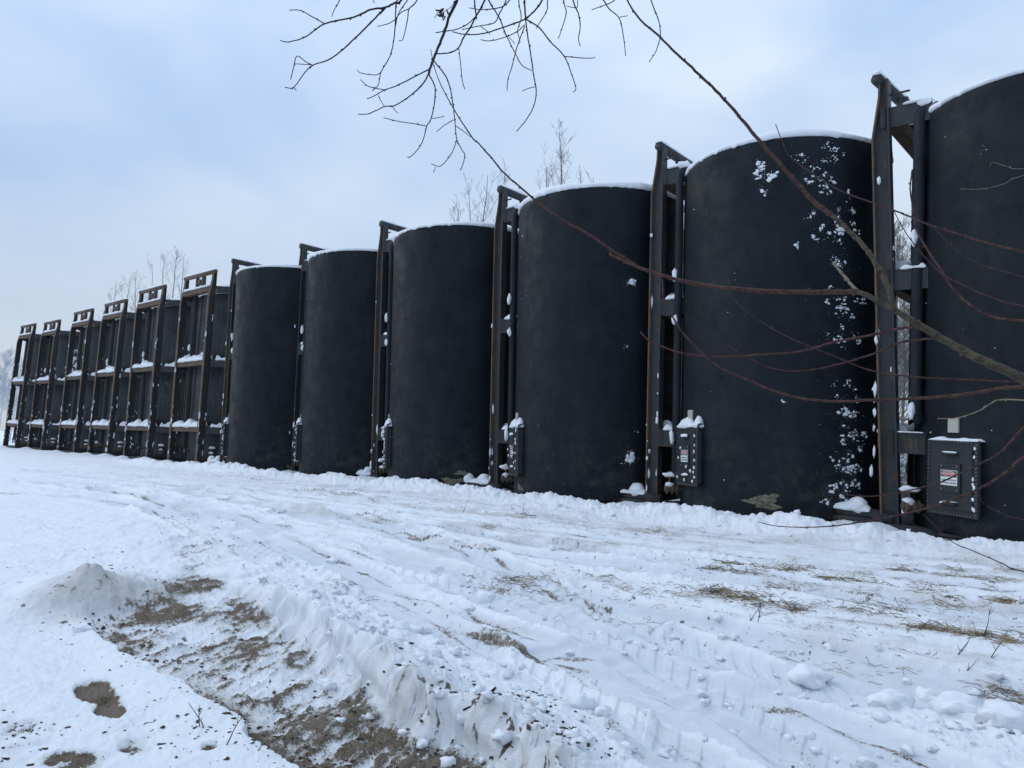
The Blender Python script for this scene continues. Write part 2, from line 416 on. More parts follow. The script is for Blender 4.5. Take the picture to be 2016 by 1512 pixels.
    # ripples left by the blade run across the lane
    A = Vector(on_ground(450, 1245).xy) - Vector(on_ground(250, 1310).xy); A.normalize()
    ra = x*A.x+y*A.y; rc = -x*A.y+y*A.x
    rp = fbm(ra*2.6, rc*21, 6, 71, .68)
    z = z + inl*((rp-.5)*.055 + (f3-.5)*.02)
    dens = sst(.26,.44,an)*(.75+.25*sst(.6,.9,an)) + .18
    blot = fbm(x*1.9, y*1.9, 4, 73)
    msk = rp*.45 + blot*.38 + f3*.17
    dirt = dirt*(1-inl)
    dirt = np.maximum(dirt, inl*sst(.49-.165*dens, .79-.165*dens, msk + (f3-.5)*.12)*.90)
    grey = np.maximum(grey*(1-inl*.7), inl*dens*sst(.36, .56, msk+.03))
    smb = inl*np.exp(-((se*side-.16)/.14)**2)*sst(.30,.55,ae/te); grey = np.maximum(grey, smb*.9)
    dirt = np.maximum(dirt, inl*.78*np.exp(-((se*side-.14)/.12)**2)*sst(.35,.6,ae/te)*sst(.2,.6,f2))
    ice *= 1-inl
    # --- dirty snow mound
    c = on_ground(215, 1195).xy
    a_ = (on_ground(345,1180).xy-c); wx = a_.normalized(); wy = Vector((-wx.y, wx.x))
    U = (x-c.x)*wx.x+(y-c.y)*wx.y; V = (x-c.x)*wy.x+(y-c.y)*wy.y
    top = np.exp(-(np.abs(U+.0)/.56)**2.6)*(.85+.5*(f1-.5)+.35*(fbm(x*2.6,y*2.6,3,98)-.5))
    top = .74*(1-np.exp(-(top/.74)**2.4))*(1+.25*(fbm(x*5,y*5,3,99)-.5))+.12*top
    Vn = V + (f2-.5)*.12
    prof = np.where(Vn > .28, np.exp(-((Vn-.28)/.75)**2), sst(-.30, .28, Vn))
    mz = .235*top*prof
    z = z + mz*(1+.25*(f2-.5)*2) + .02*crumb*sst(.02,.1,mz)
    face = np.clip(top,0,1)**.7*np.exp(-((Vn-.06)/.34)**2)*1.3
    grey = np.maximum(grey, face*(.85+.35*f3+.3*(f2-.5)))
    dirt = np.maximum(dirt*(1-sst(.02,.12,mz)*.8), face*sst(.50,.74, f3*.6+f2*.4)*.62)
    dirt = np.maximum(dirt, top*np.exp(-((Vn-.33)/.07)**2)*sst(.5,.7,f3)*.6)
    # --- bare patches in the lower left corner
    for (px, py, rx, ry, k) in [(185,1362,52,30,1.25),(215,1395,38,34,1.2),(60,1440,110,44,.62),(140,1500,90,26,1.1),(268,1478,44,22,.95),(5,1490,80,44,.72),(140,1430,90,40,.42),(410,1486,26,10,.9),(230,1415,60,50,.4)]:
        q = in_ellipse(x, y, px, py, rx, ry)
        mk = sst(1.35, .35, q)*k
        nn = fbm(ra*7, rc*20, 4, 81+px, .62)
        dd = sst(.58, .80, mk*.50+nn*.42+(f3-.5)*.35+(f2-.5)*.3+.04)
        dirt = np.maximum(dirt, dd)
        grey = np.maximum(grey, sst(.5,.8,mk*.6+nn*.4)*.55)
        z = z - .022*dd*(.5+f3) + .008*mk*(nn-.5)
    left = 1-yl
    z = z + left*near*((fbm(x*2.1, y*2.1, 3, 91)-.5)*.045 - .035*lumps(x*2.2,y*2.2,19)*sst(.55,.7,fbm(x*.8,y*.8,2,92)))
    # stray crumbs of soil on the snow
    sp = sst(.76, .84, fbm(x*20, y*20, 2, 95, .5))*sst(.45, .65, fbm(x*.9, y*.9, 3, 96))*sst(14, 8, d)
    dirt = np.maximum(dirt, sp*.7)
    LAST['steep'] = sst(.01, .08, rr)*sst(.75, .45, bd) + sst(.02, .1, mz)*.6
    return z, np.clip(dirt,0,1), np.clip(grey,0,1), np.clip(ice,0,1)
SIDE = 1
LAST = {}

AZC = PI/2+YAW
def build_ground():
    fine = np.linspace(-math.radians(43), math.radians(43), 1150)
    coarse = np.linspace(math.radians(43), 2*PI-math.radians(43), 92)[1:-1]
    ang = np.concatenate([fine, coarse])+AZC
    rad = [.25]
    while rad[-1] < 2500:
        r = rad[-1]
        st = .0125 if r < 1.7 else (.0040 if r < 8 else (.0045 if r < 16 else (.008 if r < 40 else (.03 if r < 120 else .12))))
        if r < 1.2: st = .1
        rad.append(r*(1+st))
    rad = np.array(rad); nr, na = len(rad), len(ang)
    A, Rr = np.meshgrid(ang, rad); x = (Rr*np.cos(A)).ravel(); y = (Rr*np.sin(A)).ravel()
    z, dirt, grey, ice = surface(x, y)
    st_ = LAST['steep']
    for sc, am in ((4, .10), (11, .028)):
        x = x + (fbm(x*sc+z*sc*1.2, y*sc+z*sc*1.2, 2, 201+sc)-.5)*am*st_; y = y + (fbm(x*sc+z*sc*1.2, y*sc-z*sc*1.2, 2, 301+sc)-.5)*am*st_
    co = np.empty((x.size+1, 3)); co[:-1,0] = x; co[:-1,1] = y; co[:-1,2] = z; co[-1] = (0, 0, z[:na].mean())
    i = np.arange(nr-1)[:,None]*na; j = np.arange(na)[None,:]; j2 = (j+1) % na
    quads = np.stack([i+j, i+na+j, i+na+j2, i+j2], -1).reshape(-1, 4)
    tris = np.stack([np.full(na, x.size), np.arange(na), (np.arange(na)+1) % na], -1)
    me = bpy.data.meshes.new('snowy_ground')
    nq, ntr = len(quads), len(tris)
    me.vertices.add(len(co)); me.vertices.foreach_set('co', co.ravel())
    me.loops.add(nq*4+ntr*3); me.loops.foreach_set('vertex_index', np.concatenate([quads.ravel(), tris.ravel()]).astype(np.int32))
    me.polygons.add(nq+ntr)
    ls = np.concatenate([np.arange(nq)*4, nq*4+np.arange(ntr)*3]).astype(np.int32)
    me.polygons.foreach_set('loop_start', ls)
    me.update(calc_edges=True)
    me.polygons.foreach_set('use_smooth', np.ones(nq+ntr, dtype=bool))
    at = me.attributes.new('cover', 'FLOAT_COLOR', 'POINT')
    c = np.zeros((len(co), 4), dtype=np.float32); c[:-1,0] = dirt; c[:-1,1] = grey; c[:-1,2] = ice; c[:,3] = 1
    at.data.foreach_set('color', c.ravel())
    print('ground tris', nq*2+ntr)
    M = mat('snow_and_soil', rough=.8, spec=.2); g = G(M)
    v = g.co()
    av = g.n('ShaderNodeAttribute', attribute_name='cover'); sp = g.n('ShaderNodeSeparateColor'); g.l(av.outputs['Color'], sp.inputs[0])
    snow = g.mix(g.noise(1.4, 5, .6, v), (.745, .775, .82), (.81, .835, .865))
    snow = g.mix(sp.outputs['Blue'], snow, g.mix(g.noise(9, 4, .6, v), (.59, .63, .69), (.69, .73, .78)))
    dirty = g.mix(g.noise(45, 5, .7, v), (.33, .315, .295), (.60, .59, .57))
    c1 = g.mix(g.mix(1, sp.outputs['Green'], (.80,)*3, 'MULTIPLY'), snow, dirty)
    soil = g.mix(g.ramp(g.noise(75, 6, .85, v), (.38, 0.), (.62, 1.)), (.032, .024, .017), (.19, .148, .104))
    soil = g.mix(g.ramp(g.noise(4, 5, .7, v), (.4, 0.), (.65, .55)), soil, g.mix(g.noise(140, 4, .8, v), (.13, .105, .078), (.28, .235, .185)))
    dn = g.ramp(g.mix(.40, g.mix(.5, g.noise(230, 3, .8, v), g.noise(85, 5, .8, v)), g.noise(24, 6, .8, v)), (.37, 0.), (.62, 1.))
    dm = g.ramp(g.mix(.5, sp.outputs['Red'], dn), (.50, 0.), (.58, 1.))
    nb = g.bump(g.noise(70, 5, .8, v), .7, .010)
    nb = g.bump(g.noise(14, 4, .65, v), .35, .02, nb)
    g.set(g.mix(dm, c1, soil), None, nb)
    me.materials.append(M)
    o = link('snowy_ground', me); tag(o, kind='structure')
    return o
ground = build_ground()
def gh(x, y):
    return float(surface(np.array([float(x)]), np.array([float(y)]))[0][0])
def ghs(P):
    P = np.array(P, dtype=float); return surface(P[:,0], P[:,1])

# ------------------------------------------------------------------ tanks
def ang_pt(a, z, r=R):
    a = math.radians(a); return Vector((r*math.cos(a), r*math.sin(a), z))
SEAM = 3.1
def shell_mesh(seed, mat_):
    b = MB(); n = 120; zs = [.04, .05] + list(np.linspace(.25, HB-.1, 26)) + [HB-.03, HB-.005, HB]
    rs = [R-.03, R-.005] + [R]*26 + [R, R-.012, R-.03]
    for z, r in zip(zs, rs):
        for k in range(n):
            a = 2*PI*k/n
            w = mnoise.noise(Vector((math.cos(a)*2.2, math.sin(a)*2.2, z*.7+seed*9)))*.010 + mnoise.noise(Vector((math.cos(a)*1.1, math.sin(a)*1.1, z*2.6+seed*5)))*.005
            if abs(z-SEAM) < .13: w += .005
            b.v.append(((r+w)*math.cos(a), (r+w)*math.sin(a), z))
    m_ = len(zs)
    for i in range(m_-1):
        for k in range(n): b.f.append((i*n+k, i*n+(k+1)%n, (i+1)*n+(k+1)%n, (i+1)*n+k)); b.m.append(0)
    b.f.append(tuple(range(n))[::-1]); b.f.append(tuple(range((m_-1)*n, m_*n))); b.m += [0, 0]
    return b
def snow_cap(seed):
    b = MB(); n = 150; prof = [(R-.07, .0), (R+.008, .0), (R+.026, .035), (R+.016, .072), (R-.03, .10), (R-.13, .12), (R-.5, .15), (.6, .19)]
    for j, (r, z) in enumerate(prof):
        for k in range(n):
            a = 2*PI*k/n; c = Vector((math.cos(a)*9, math.sin(a)*9, seed*4))
            w = mnoise.noise(c)*.022 + mnoise.noise(c*3)*.012
            e_ = 1 if j < 5 else .3
            zz = HB + .004 + z*(1+ .8*mnoise.noise(Vector((math.cos(a)*1.3, math.sin(a)*1.3, seed*2.)))) - (max(0, mnoise.noise(c*2.2+Vector((5,0,0))))*.075 if j in (1,2) else 0)
            b.v.append(((r+w*e_)*math.cos(a), (r+w*e_)*math.sin(a), zz))
    for i in range(len(prof)-1):
        for k in range(n): b.f.append((i*n+k, i*n+(k+1)%n, (i+1)*n+(k+1)%n, (i+1)*n+k)); b.m.append(0)
    b.f.append(tuple(range((len(prof)-1)*n, len(prof)*n))); b.m.append(0)
    return b
def snow_strip(b, p0, p1, w, h, seed, n=None, droop=0.):
    """lumpy ridge of settled snow lying along the straight line p0 - p1"""
    p0 = Vector(p0); p1 = Vector(p1); d = p1-p0; Ln = d.length; d.normalize()
    s = Vector((-d.y, d.x, 0)).normalized(); n = n or max(6, int(Ln/.04)); prof = [(-1,-.15),(-1.02,.25),(-.75,.72),(-.3,.97),(.2,1.),(.7,.75),(1.02,.28),(1,-.15)]
    vs = []
    for i in range(n+1):
        t = i/n; e_ = min(1, (1-abs(2*t-1))*Ln/.10+.12)**.6
        c = p0 + d*Ln*t
        k = (.75 + .9*(mnoise.noise(Vector((t*Ln*3.3, seed*3.7, 0)))) + .35*mnoise.noise(Vector((t*Ln*12, seed, 2))))
        k = max(.18, k)*e_
        for u, v in prof:
            j = mnoise.noise(Vector((t*Ln*11, u*2+seed, v*2)))*.16
            vs.append(c + s*(u*w*.5*(1+j)*(.7+.3*e_)) + Vector((0,0,1))*(v*h*k*(1+j)) )
    m_ = len(prof)
    fs = [(i*m_+j, i*m_+j+1, (i+1)*m_+j+1, (i+1)*m_+j) for i in range(n) for j in range(m_-1)] + [tuple(range(m_)), tuple(range(n*m_, (n+1)*m_))[::-1]]
    fs += [(i*m_+m_-1, i*m_, (i+1)*m_, (i+1)*m_+m_-1) for i in range(n)]
    b.add(vs, fs)
def rail_mesh(sign, shear=0., wf=.085):
    """I-beam standing upright, flanges parallel to the skid plane, top end cut back"""
    b = MB(); w = wf; wd = .235 if wf > .07 else .225
    zz = [0, HR-.95, HR-.28, HR-.02]; fy = [-SK, -SK, -SK+.11, -SK+.12]
    def ribbon(y0s, y1s, x0, x1, mi):
        vs = []
        for z, ya, yb in zip(zz, y0s, y1s):
            o = (.137+shear*z/HR) if shear else 0
            vs += [(x0, ya+o, z), (x1, ya+o, z), (x1, yb+o, z), (x0, yb+o, z)]
        k = len(zz); fs = [(0,3,2,1), (4*k-4, 4*k-3, 4*k-2, 4*k-1)]
        for i in range(k-1):
            for j in range(4): fs.append((4*i+j, 4*i+(j+1)%4, 4*i+4+(j+1)%4, 4*i+4+j))
        b.add(vs, fs, mi)
    ribbon(fy, [y+.026 for y in fy], -w, w, 1)
    ribbon([y+.026 for y in fy], [-SK+wd]*4, -.012, .012, 0)
    ribbon([-SK+wd]*4, [-SK+wd+.025]*4, -w, w, 0)
    return b
def saddle_mesh(W, z, h=.26, wide=False, sh=0.):
    b = MB(); arc = [ (R-.01)*Vector((math.cos(math.radians(a)), math.sin(math.radians(a)))) for a in np.linspace(-28, -152, 24)]
    yf = -SK+.255+sh
    ex, ey = (R+.07, -.55) if wide else (W+.03, -math.sqrt(R*R-(W+.03)**2)+.02)
    mx_, my_ = (R+.02, -1.35) if wide else (W+.03, yf+.1)
    arc = [v for v in arc if abs(v.x) < ex-.02 and v.y < ey+.0]
    poly = [(W+.09, yf), (mx_, my_), (ex, ey)] + [tuple(v) for v in arc] + [(-ex, ey), (-mx_, my_), (-W-.09, yf)]
    # web strips and a top plate, as the fabricated saddles are open below
    b.prism(poly, z, z+.022)
    pl_ = [(W+.09, yf), (mx_, my_), (ex, ey)]
    for sg in (1, -1):
        for (xa, ya), (xb, yb) in zip(pl_[:-1], pl_[1:]):
            vs = [(sg*xa, ya, z-h), (sg*xb, yb, z-h), (sg*xb, yb, z-.001), (sg*xa, ya, z-.001), (sg*(xa-.025), ya, z-h), (sg*(xb-.025), yb, z-h), (sg*(xb-.025), yb, z-.001), (sg*(xa-.025), ya, z-.001)]
            b.add(vs, [(0,1,2,3), (7,6,5,4), (0,4,5,1), (1,5,6,2), (3,2,6,7), (0,3,7,4)])
    b.box(-W+.02, W-.02, -SK+.05, -SK+.24, z-h*.75, z-.001, 1)
    return b
def valve_mesh():
    b = MB(); p = ang_pt(305, .34, R-.02); q = ang_pt(305, .34, R+.30); b.tube([p, q], .055, 12)
    for r in (.06, .15, .24): b.tube([ang_pt(305, .34, R+r), ang_pt(305, .34, R+r+.025)], .10, 14)
    c = ang_pt(305, .34, R+.2); b.tube([c, c+Vector((0,0,.22))], .022, 8)
    t = Vector(c)+Vector((0,0,.22)); ring = [t+Vector((.09*math.cos(a), .09*math.sin(a), 0)) for a in np.linspace(0, 2*PI, 17)]
    b.tube(ring, .012, 6, False); b.tube([t-Vector((.09,0,0)), t+Vector((.09,0,0))], .008, 6); b.tube([t-Vector((0,.09,0)), t+Vector((0,.09,0))], .008, 6)
    return b
def text_mesh(body, size):
    cu_ = bpy.data.curves.new('t', 'FONT'); cu_.body = body; cu_.size = size; cu_.align_x = 'CENTER'; cu_.align_y = 'CENTER'; cu_.extrude = .0008; cu_.resolution_u = 2; cu_.offset = size*.012
    o = bpy.data.objects.new('t', cu_); COL.objects.link(o); bpy.context.view_layer.update()
    me = bpy.data.meshes.new_from_object(o.evaluated_get(bpy.context.evaluated_depsgraph_get()))
    V = [v.co.copy() for v in me.vertices]; Fc = [tuple(p.vertices) for p in me.polygons]
    bpy.data.objects.remove(o); bpy.data.curves.remove(cu_); bpy.data.meshes.remove(me); return V, Fc
TX = {t: text_mesh(t, 1) for t in ('DANGER', 'CONFINED SPACE', 'DO NOT ENTER')}
def sign_into(b):
    """sign plate in its own plane: x right, z up, facing -y"""
    w, h = .135, .105
    b.box(-w, w, -.004, 0, -h, h, 0)
    b.box(-w+.008, w-.008, -.006, -.0045, .012, h-.008, 1)
    n = 28
    def oval(rx, rz, y, mi):
        b.add([(rx*math.cos(2*PI*k/n), y, .055+rz*math.sin(2*PI*k/n)) for k in range(n)] + [(rx*math.cos(2*PI*k/n), y+.0012, .055+rz*math.sin(2*PI*k/n)) for k in range(n)],
              [tuple(range(n)), tuple(range(n,2*n))[::-1]] + [(k, (k+1)%n+0, (k+1)%n+n, k+n) for k in range(n)], mi)
    oval(.120, .038, -.0078, 0); oval(.113, .032, -.0096, 2)
    for t, sz, zc, mi, y in (('DANGER', .046, .055, 0, -.0116), ('CONFINED SPACE', .030, -.032, 1, -.0055), ('DO NOT ENTER', .034, -.074, 1, -.0055)):
        V, Fc = TX[t]; b.add([(v.x*sz, y+v.z*sz*0 - v.z, zc+v.y*sz) for v in V], Fc, mi)

def make_hatch(root, detail=True, zc=.84, snow=1.0, ang=323.5):
    """bolted manway box on the shell; local x right, y outward negative"""
    e = Vector((math.cos(math.radians(ang)), math.sin(math.radians(ang)), 0))
    hx = .36; hz = .47; out_ = R*math.cos(math.asin(hx/R))
    b = MB(); b.box(-hx, hx, -.085, .04, -hz, hz, 0)                      # neck of the manway
    b.box(-hx-.055, hx+.055, -.110, -.086, -hz-.055, hz+.055, 0)         # flange
    h = b.build('hatch', [M_STEEL2], root, loc=e*(out_+.0)+Vector((0,0,zc)))
    h.rotation_euler = (0, 0, math.radians(ang)+PI/2)
    d = MB(); d.box(-hx+.03, hx-.03, -.125, -.111, -hz+.03, hz-.03); d.box(-.16, .16, -.147, -.126, -.20, .20)
    d.build('door', M_STEEL2, h)
    n = 0; bb = MB(); hexa = [(math.cos(k*PI/3), math.sin(k*PI/3)) for k in range(6)]
    def bolt(x, z, r=.0105, y=-.111):
        bb.add([(x+r*a, y, z+r*c) for a, c in hexa] + [(x+r*a*.8, y-.022, z+r*c*.8) for a, c in hexa], [(6,7,8,9,10,11)] + [(k, (k+1)%6, (k+1)%6+6, k+6) for k in range(6)])
    for k in range(19):
        z = -hz+k*2*hz/18
        for s in (-1, 1): bolt(s*(hx+.032), z)
    for k in range(1, 14):
        x = -hx+k*2*hx/14
        for s in (-1, 1): bolt(x, s*(hz+.032))
    for sx in (-1,1):
        for sz in (-1,1): bolt(sx*.125, sz*.16, .017, -.148)
    bm_ = bb.build('bolt_row', M_BOLT, h); bm_['kind'] = 'stuff'
    hd = MB(); hd.tube([(-.10,-.126,.33),(-.10,-.18,.33),(.10,-.18,.33),(.10,-.126,.33)], .012, 8); hd.build('handle', M_STEEL2, h)
    hd = MB(); hd.tube([(-.10,-.126,-.36),(-.10,-.165,-.36),(.10,-.165,-.36),(.10,-.126,-.36)], .012, 8); hd.build('handle', M_STEEL2, h)
    sg = MB(); sign_into(sg); s_ = sg.build('warning_sign', [M_WHITE, M_BLK, M_RED], h, loc=(-.015, -.1485, .0)); s_['label'] = 'white DANGER confined space sign with red oval'
    if snow > 0:
        sn = MB()
        snow_strip(sn, (-hx-.04, -.05, hz+.05), (hx+.05, -.05, hz+.05), .18, .19*snow, ang+zc, 26)
        for k in range(int(7*snow)): sn.blob((rnd.uniform(-hx, hx), -.165, rnd.uniform(-hz, hz*.6)), .03, .015, .03, k+ang, 1, .5)
        sn.blob((0, -.165, .355), .11, .03, .03*snow+.006, 3, 2, .5)
        sn.blob((.0, -.15, -.33), .12, .02, .028*snow, 4, 2, .5)
        for k in range(9): sn.blob((hx+.032+rnd.uniform(-.02,.02), -.16, rnd.uniform(-hz, hz)), .018, .014, .03, k*1.7, 1, .5)
        sn.build('clinging_snow', M_SNOW, h, True)['kind'] = 'stuff'
    return h
M_STEEL2 = steel('hatch_steel', (.019, .023, .027), (.09, .055, .035), .12, .55)

def shell_snow(clusters, seed, extra=30):
    """blown snow stuck to the coating; clusters: (angle, z, spread deg, spread z, count, size)"""
    b = MB(); r_ = random.Random(seed)
    def put(a, z, s):
        p = ang_pt(a, z, R+.004); nrm = Vector((p.x, p.y, 0)).normalized(); rot = nrm.to_track_quat('Z', 'Y').to_matrix()
        b.blob(p, s*r_.uniform(.5,1.5), s*r_.uniform(.4,1.1), min(.011, s*.4), r_.random()*50, 2 if s > .012 else 1, 1.5, rot)
    for a, z, da, dz, n, s in clusters:
        cc = [(r_.gauss(a, da*1.15), r_.gauss(z, dz)) for _ in range(max(1, n//3))]
        for k in range(int(n*3.6)):
            ca, cz = r_.choice(cc); put(r_.gauss(ca, 1.1), min(HB-.06, max(.2, r_.gauss(cz, .032))), s*r_.choice((.08,.1,.12,.15,.2,.3,.45,.6)))
        for k in range(n): put(r_.gauss(a, da*1.6), min(HB-.06, max(.2, r_.gauss(z, dz*2.2))), s*r_.choice((.06,.08,.12)))
    for k in range(extra): put(r_.uniform(180, 360), r_.uniform(.3, HB-.1), r_.uniform(.005,.013))
    return b
def patch_mesh(a0, z0, w, h, seed, off=.013):
    """irregular thin flake outline following the shell"""
    b = MB(); n = 40; r_ = random.Random(seed); ring = []
    ph = [r_.uniform(0, 6.28) for _ in range(5)]
    for k in range(n):
        t = 2*PI*k/n; q = 1 + .22*math.sin(2*t+ph[0]) + .2*math.sin(3*t+ph[1]) + .14*math.sin(5*t+ph[2]) + .1*math.sin(9*t+ph[3]) + .07*math.sin(14*t+ph[4])
        x = w*.5*q*math.cos(t); z = h*.5*q*math.sin(t)
        ring.append((x, z))
    vs = []
    for kk in (.0, .5, 1.):
        for x, z in ring: vs.append(ang_pt(a0+math.degrees(x*kk/R), z0+z*kk, R+off*(1 if kk < 1 else .4)))
    fs = [(i*n+k, i*n+(k+1)%n, (i+1)*n+(k+1)%n, (i+1)*n+k) for i in range(2) for k in range(n)] + [tuple(range(n))[::-1]]
    b.add(vs, fs); return b

def lean_matrix(i):
    X, dY, lx, ly = TANKS[i]
    z = Vector((lx, ly, 1)).normalized(); x = (Vector((1,0,0))-z*z.x).normalized(); y = z.cross(x)
    return Matrix(((x.x, y.x, z.x, X), (x.y, y.y, z.y, Y0+dY), (x.z, y.z, z.z, -.03 if i == 0 else 0), (0,0,0,1)))

LAB = [
 'black tank cut by the right photo edge, cream plate above its bolted hatch',
 'black tank with a column of white snow clots down its right side',
 'black tank with one small snow smear on its upper right',
 'black tank with tan peeled patches at its lower right foot',
 'plain black tank with a short white scratch at left mid height',
 'narrowest of the smooth black tanks, touching the first tank with an exposed frame',
 'grey tank behind a rust-edged frame, nearest of the framed tanks, beside the smooth ones',
 'grey tank behind a rust-edged frame, second framed tank from the smooth tanks',
 'dark tank behind a rust-edged frame, third framed tank from the smooth tanks',
 'dark tank behind a rust-edged frame, third from the far left end',
 'framed tank with snow plastered down its side, second from the far left end',
 'framed tank at the far left end of the row, beside the frosted trees']
GRP = 'black storage tanks standing in a row'
shared = {}
def build_tank(i):
    typeA = i < 6; W = WA if typeA else WB
    X, dY, lx, ly = TANKS[i]
    root = thing('storage_tank', LAB[i], 'storage tank', group=GRP)
    root.matrix_world = lean_matrix(i) @ (Matrix.Rotation(-PI/2, 4, 'Z') if typeA else Matrix.Identity(4))
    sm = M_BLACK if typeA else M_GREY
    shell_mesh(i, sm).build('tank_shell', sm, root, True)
    cp = snow_cap(i).build('snow_cap', M_SNOW, root, True)
    # rails
    for s in (-1, 1):
        sh = -.27 if (i == 0 and s > 0) else 0
        key = ('rail', sh, typeA)
        if key not in shared: shared[key] = rail_mesh(s, sh, .085 if typeA else .062).build('rail', [M_STEEL, M_RUST], root); o = shared[key]
        else: o = link('rail', shared[key].data, root)
        o.location.x = s*W
        sn = MB(); r_ = random.Random(i*7+s)
        for k in range(16 if typeA else 34):      # clots caught on the beam
            z = r_.uniform(.2, 2.2) if r_.random() < .6 else r_.uniform(.2, 5.5)
            q = r_.choice((.4, .7, 1, 1.4))
            sx = .087 if typeA else (.05 if r_.random() < .8 else -.05)
            sn.blob((s*W+r_.choice((sx, .02)), -SK+r_.choice((.0, .03, .235)), z), .022*q, .022*q, .055*q*r_.uniform(.6,2), k+i, 1, .5)
        rs_ = sn.build('rail_snow', M_SNOW, o, True); rs_.location.x = -s*W; rs_['kind'] = 'stuff'
    # top bar
    yb = -SK+.17
    b = MB(); b.tube([(-W-.11, yb, HR), (W+.11, yb-(.20 if i == 0 else 0), HR)], .088 if typeA else .072, 16); tb = b.build('top_bar', M_STEEL if typeA else M_RUST, root, True)
    b = MB(); snow_strip(b, (-W-.12, yb, HR+.07), (W+.13, yb-(.20 if i == 0 else 0), HR+.07), .15, .075, i+.5); b.build('bar_snow', M_SNOW, tb, True)['kind'] = 'stuff'
    for s in (-1, 1):
        px_ = s*.36 if typeA else (.30 if s > 0 else -.17)
        b = MB(); b.box(px_-.05, px_+.05, yb-.05, yb+.07, HR-.50, HR-.07); b.build('post', M_ORANGE if (typeA and s < 0) else M_STEEL, root)
    b = MB(); b.tube([(-.42, yb+.02, HR-.46), (.0, yb+.04, HR-.25), (.35, yb, HR-.13)], .035, 8); b.tube([(.05, yb-.06, HR-.28), (.05, yb+.10, HR-.28)], .10, 12)
    pu = b.build('pulley_link', M_RUST, root, True)
    b = MB(); b.blob((-.1, yb+.03, HR-.22), .16, .06, .05, i, 2, .6); b.blob((.12, yb, HR-.14), .1, .06, .04, i+3, 2, .6); b.build('link_snow', M_SNOW, pu, True)['kind'] = 'stuff'
    if typeA:
        b = MB(); b.box(-.16, .30, yb-.02, yb+.012, HR-.34, HR-.05); b.build('gusset_plate', M_ORANGE, root)
        for z in (HR-.62, HR-.25):
            b = MB(); b.tube([(W-.03, yb-.09, z), (W-.03, yb+.25, z)], .018, 8); b.build('bracket_pin', M_STEEL, root)
    # saddles with settled snow
    for k, z in enumerate((1.42, 3.92, 6.50) if typeA else (1.34, 3.76, 6.46)):
        ysh = (-.02-.22*(z-1)/6) if i == 0 else 0.
        key = ('saddle', W, z, ysh)
        if key not in shared: shared[key] = saddle_mesh(W, z, .30 if typeA else .24, not typeA, ysh).build('saddle', [M_STEEL, M_RUST], root); o = shared[key]
        else: o = link('saddle', shared[key].data, root)
        b = MB(); hh = (.16 if k < 2 else .08)*(1 if not typeA else .7); sd_ = i*3+k
        snow_strip(b, (-W+.11, -SK+.17, z+.01), (W-.11, -SK+.17, z+.01), .34, hh*1.25, sd_)
        snow_strip(b, (-W+.11, -SK+.33, z+.015), (W-.11, -SK+.31, z+.015), .26, hh*1.5, sd_+.3)
        for s in (-1, 1):
            if typeA: snow_strip(b, (s*(W-.02), -SK+.34, z+.02), (s*(W-.02), -1.50, z+.02), .20, hh*.8, sd_+.7+s)
            else:
                snow_strip(b, (s*(W+.12), -SK+.42, z+.02), (s*(R-.04), -1.26, z+.02), .24, hh*1.2, sd_+.7+s)
                snow_strip(b, (s*(R-.02), -1.34, z+.02), (s*(R-.0), -.72, z+.02), .18, hh*1.0, sd_+.2+s)
        b.build('settled_snow', M_SNOW, o, True)['kind'] = 'stuff'
    # base skid
    b = MB(); b.box(-W-.08, W+.08, -SK+.04, -1.2, -.05, .05); b.box(-1.5, 1.5, -1.2, 1.0, .0, .035); b.build('skid_base', M_STEEL, root)
    # ladder between the rails
    lx0, lx1, ly_ = -1.02, -.64, -SK+.45
    b = MB(); b.box(lx0-.02, lx0+.02, ly_-.03, ly_+.03, .2, 6.45); b.box(lx1-.02, lx1+.02, ly_-.03, ly_+.03, .2, 6.45); lad = b.build('ladder', M_STEEL, root)
    if not typeA:
        if 'rung' not in shared:
            b = MB(); b.tube([(lx0+.02, 0, 0), (lx1-.02, 0, 0)], .014, 6); b.blob((-.80, 0, .012), .06, .014, .010, 1, 1, .6, mi=1); shared['rung'] = b.build('rung', [M_STEEL, M_SNOW], lad); first = shared['rung']
            first.location = (0, ly_, .4)
            st = 1
        else: st = 0
        for k in range(st, 20): link('rung', shared['rung'].data, lad, (0, ly_, .4+.305*k))
        b = MB(); b.tube([(-.16, -SK+.33, 1.4), (-.10, -SK+.34, 3.8), (-.04, -SK+.34, 6.4)], .014, 6); b.build('conduit', M_DARK, root, True)
    else:
        b = MB()
        for k in range(20): b.tube([(lx0+.02, ly_, .4+.305*k), (lx1-.02, ly_, .4+.305*k)], .014, 6)
        b.build('rung_set', M_STEEL, lad)['kind'] = 'stuff'
    # vent / fill pipe with goose-neck over the rim
    pa = (306.5 if i else 303) if typeA else 246
    top = ang_pt(pa, HB+.02, R+.105); pts = [ang_pt(pa, .5, R+.03), ang_pt(pa, .65, R+.105)] if i else [ang_pt(pa, 1.62, R+.02), ang_pt(pa, 1.72, R+.105)] + [ang_pt(pa, z, R+.105) for z in (2.2, 3, 4, 5, 5.9)]
    for t in np.linspace(0, 1, 7): pts.append(ang_pt(pa, HB-.02+.16*math.sin(t*PI/2), R+.105-.19*(1-math.cos(t*PI/2))))
    pts.append(ang_pt(pa, HB+.13, R-.25))
    b = MB(); b.tube(pts, .072 if i else .085, 18); pp = b.build('fill_pipe', M_PIPE if typeA else M_STEEL, root, True)
    b = MB()
    for z in (1.3, 4.35) if i else (1.75, 4.4): b.blob(ang_pt(pa+2, z, R+.19), .05, .05, .13, i+z, 2, .5)
    if i: b.blob(ang_pt(pa+1, 3.4+i*.1, R+.17), .05, .06, .09, i, 2, .5)
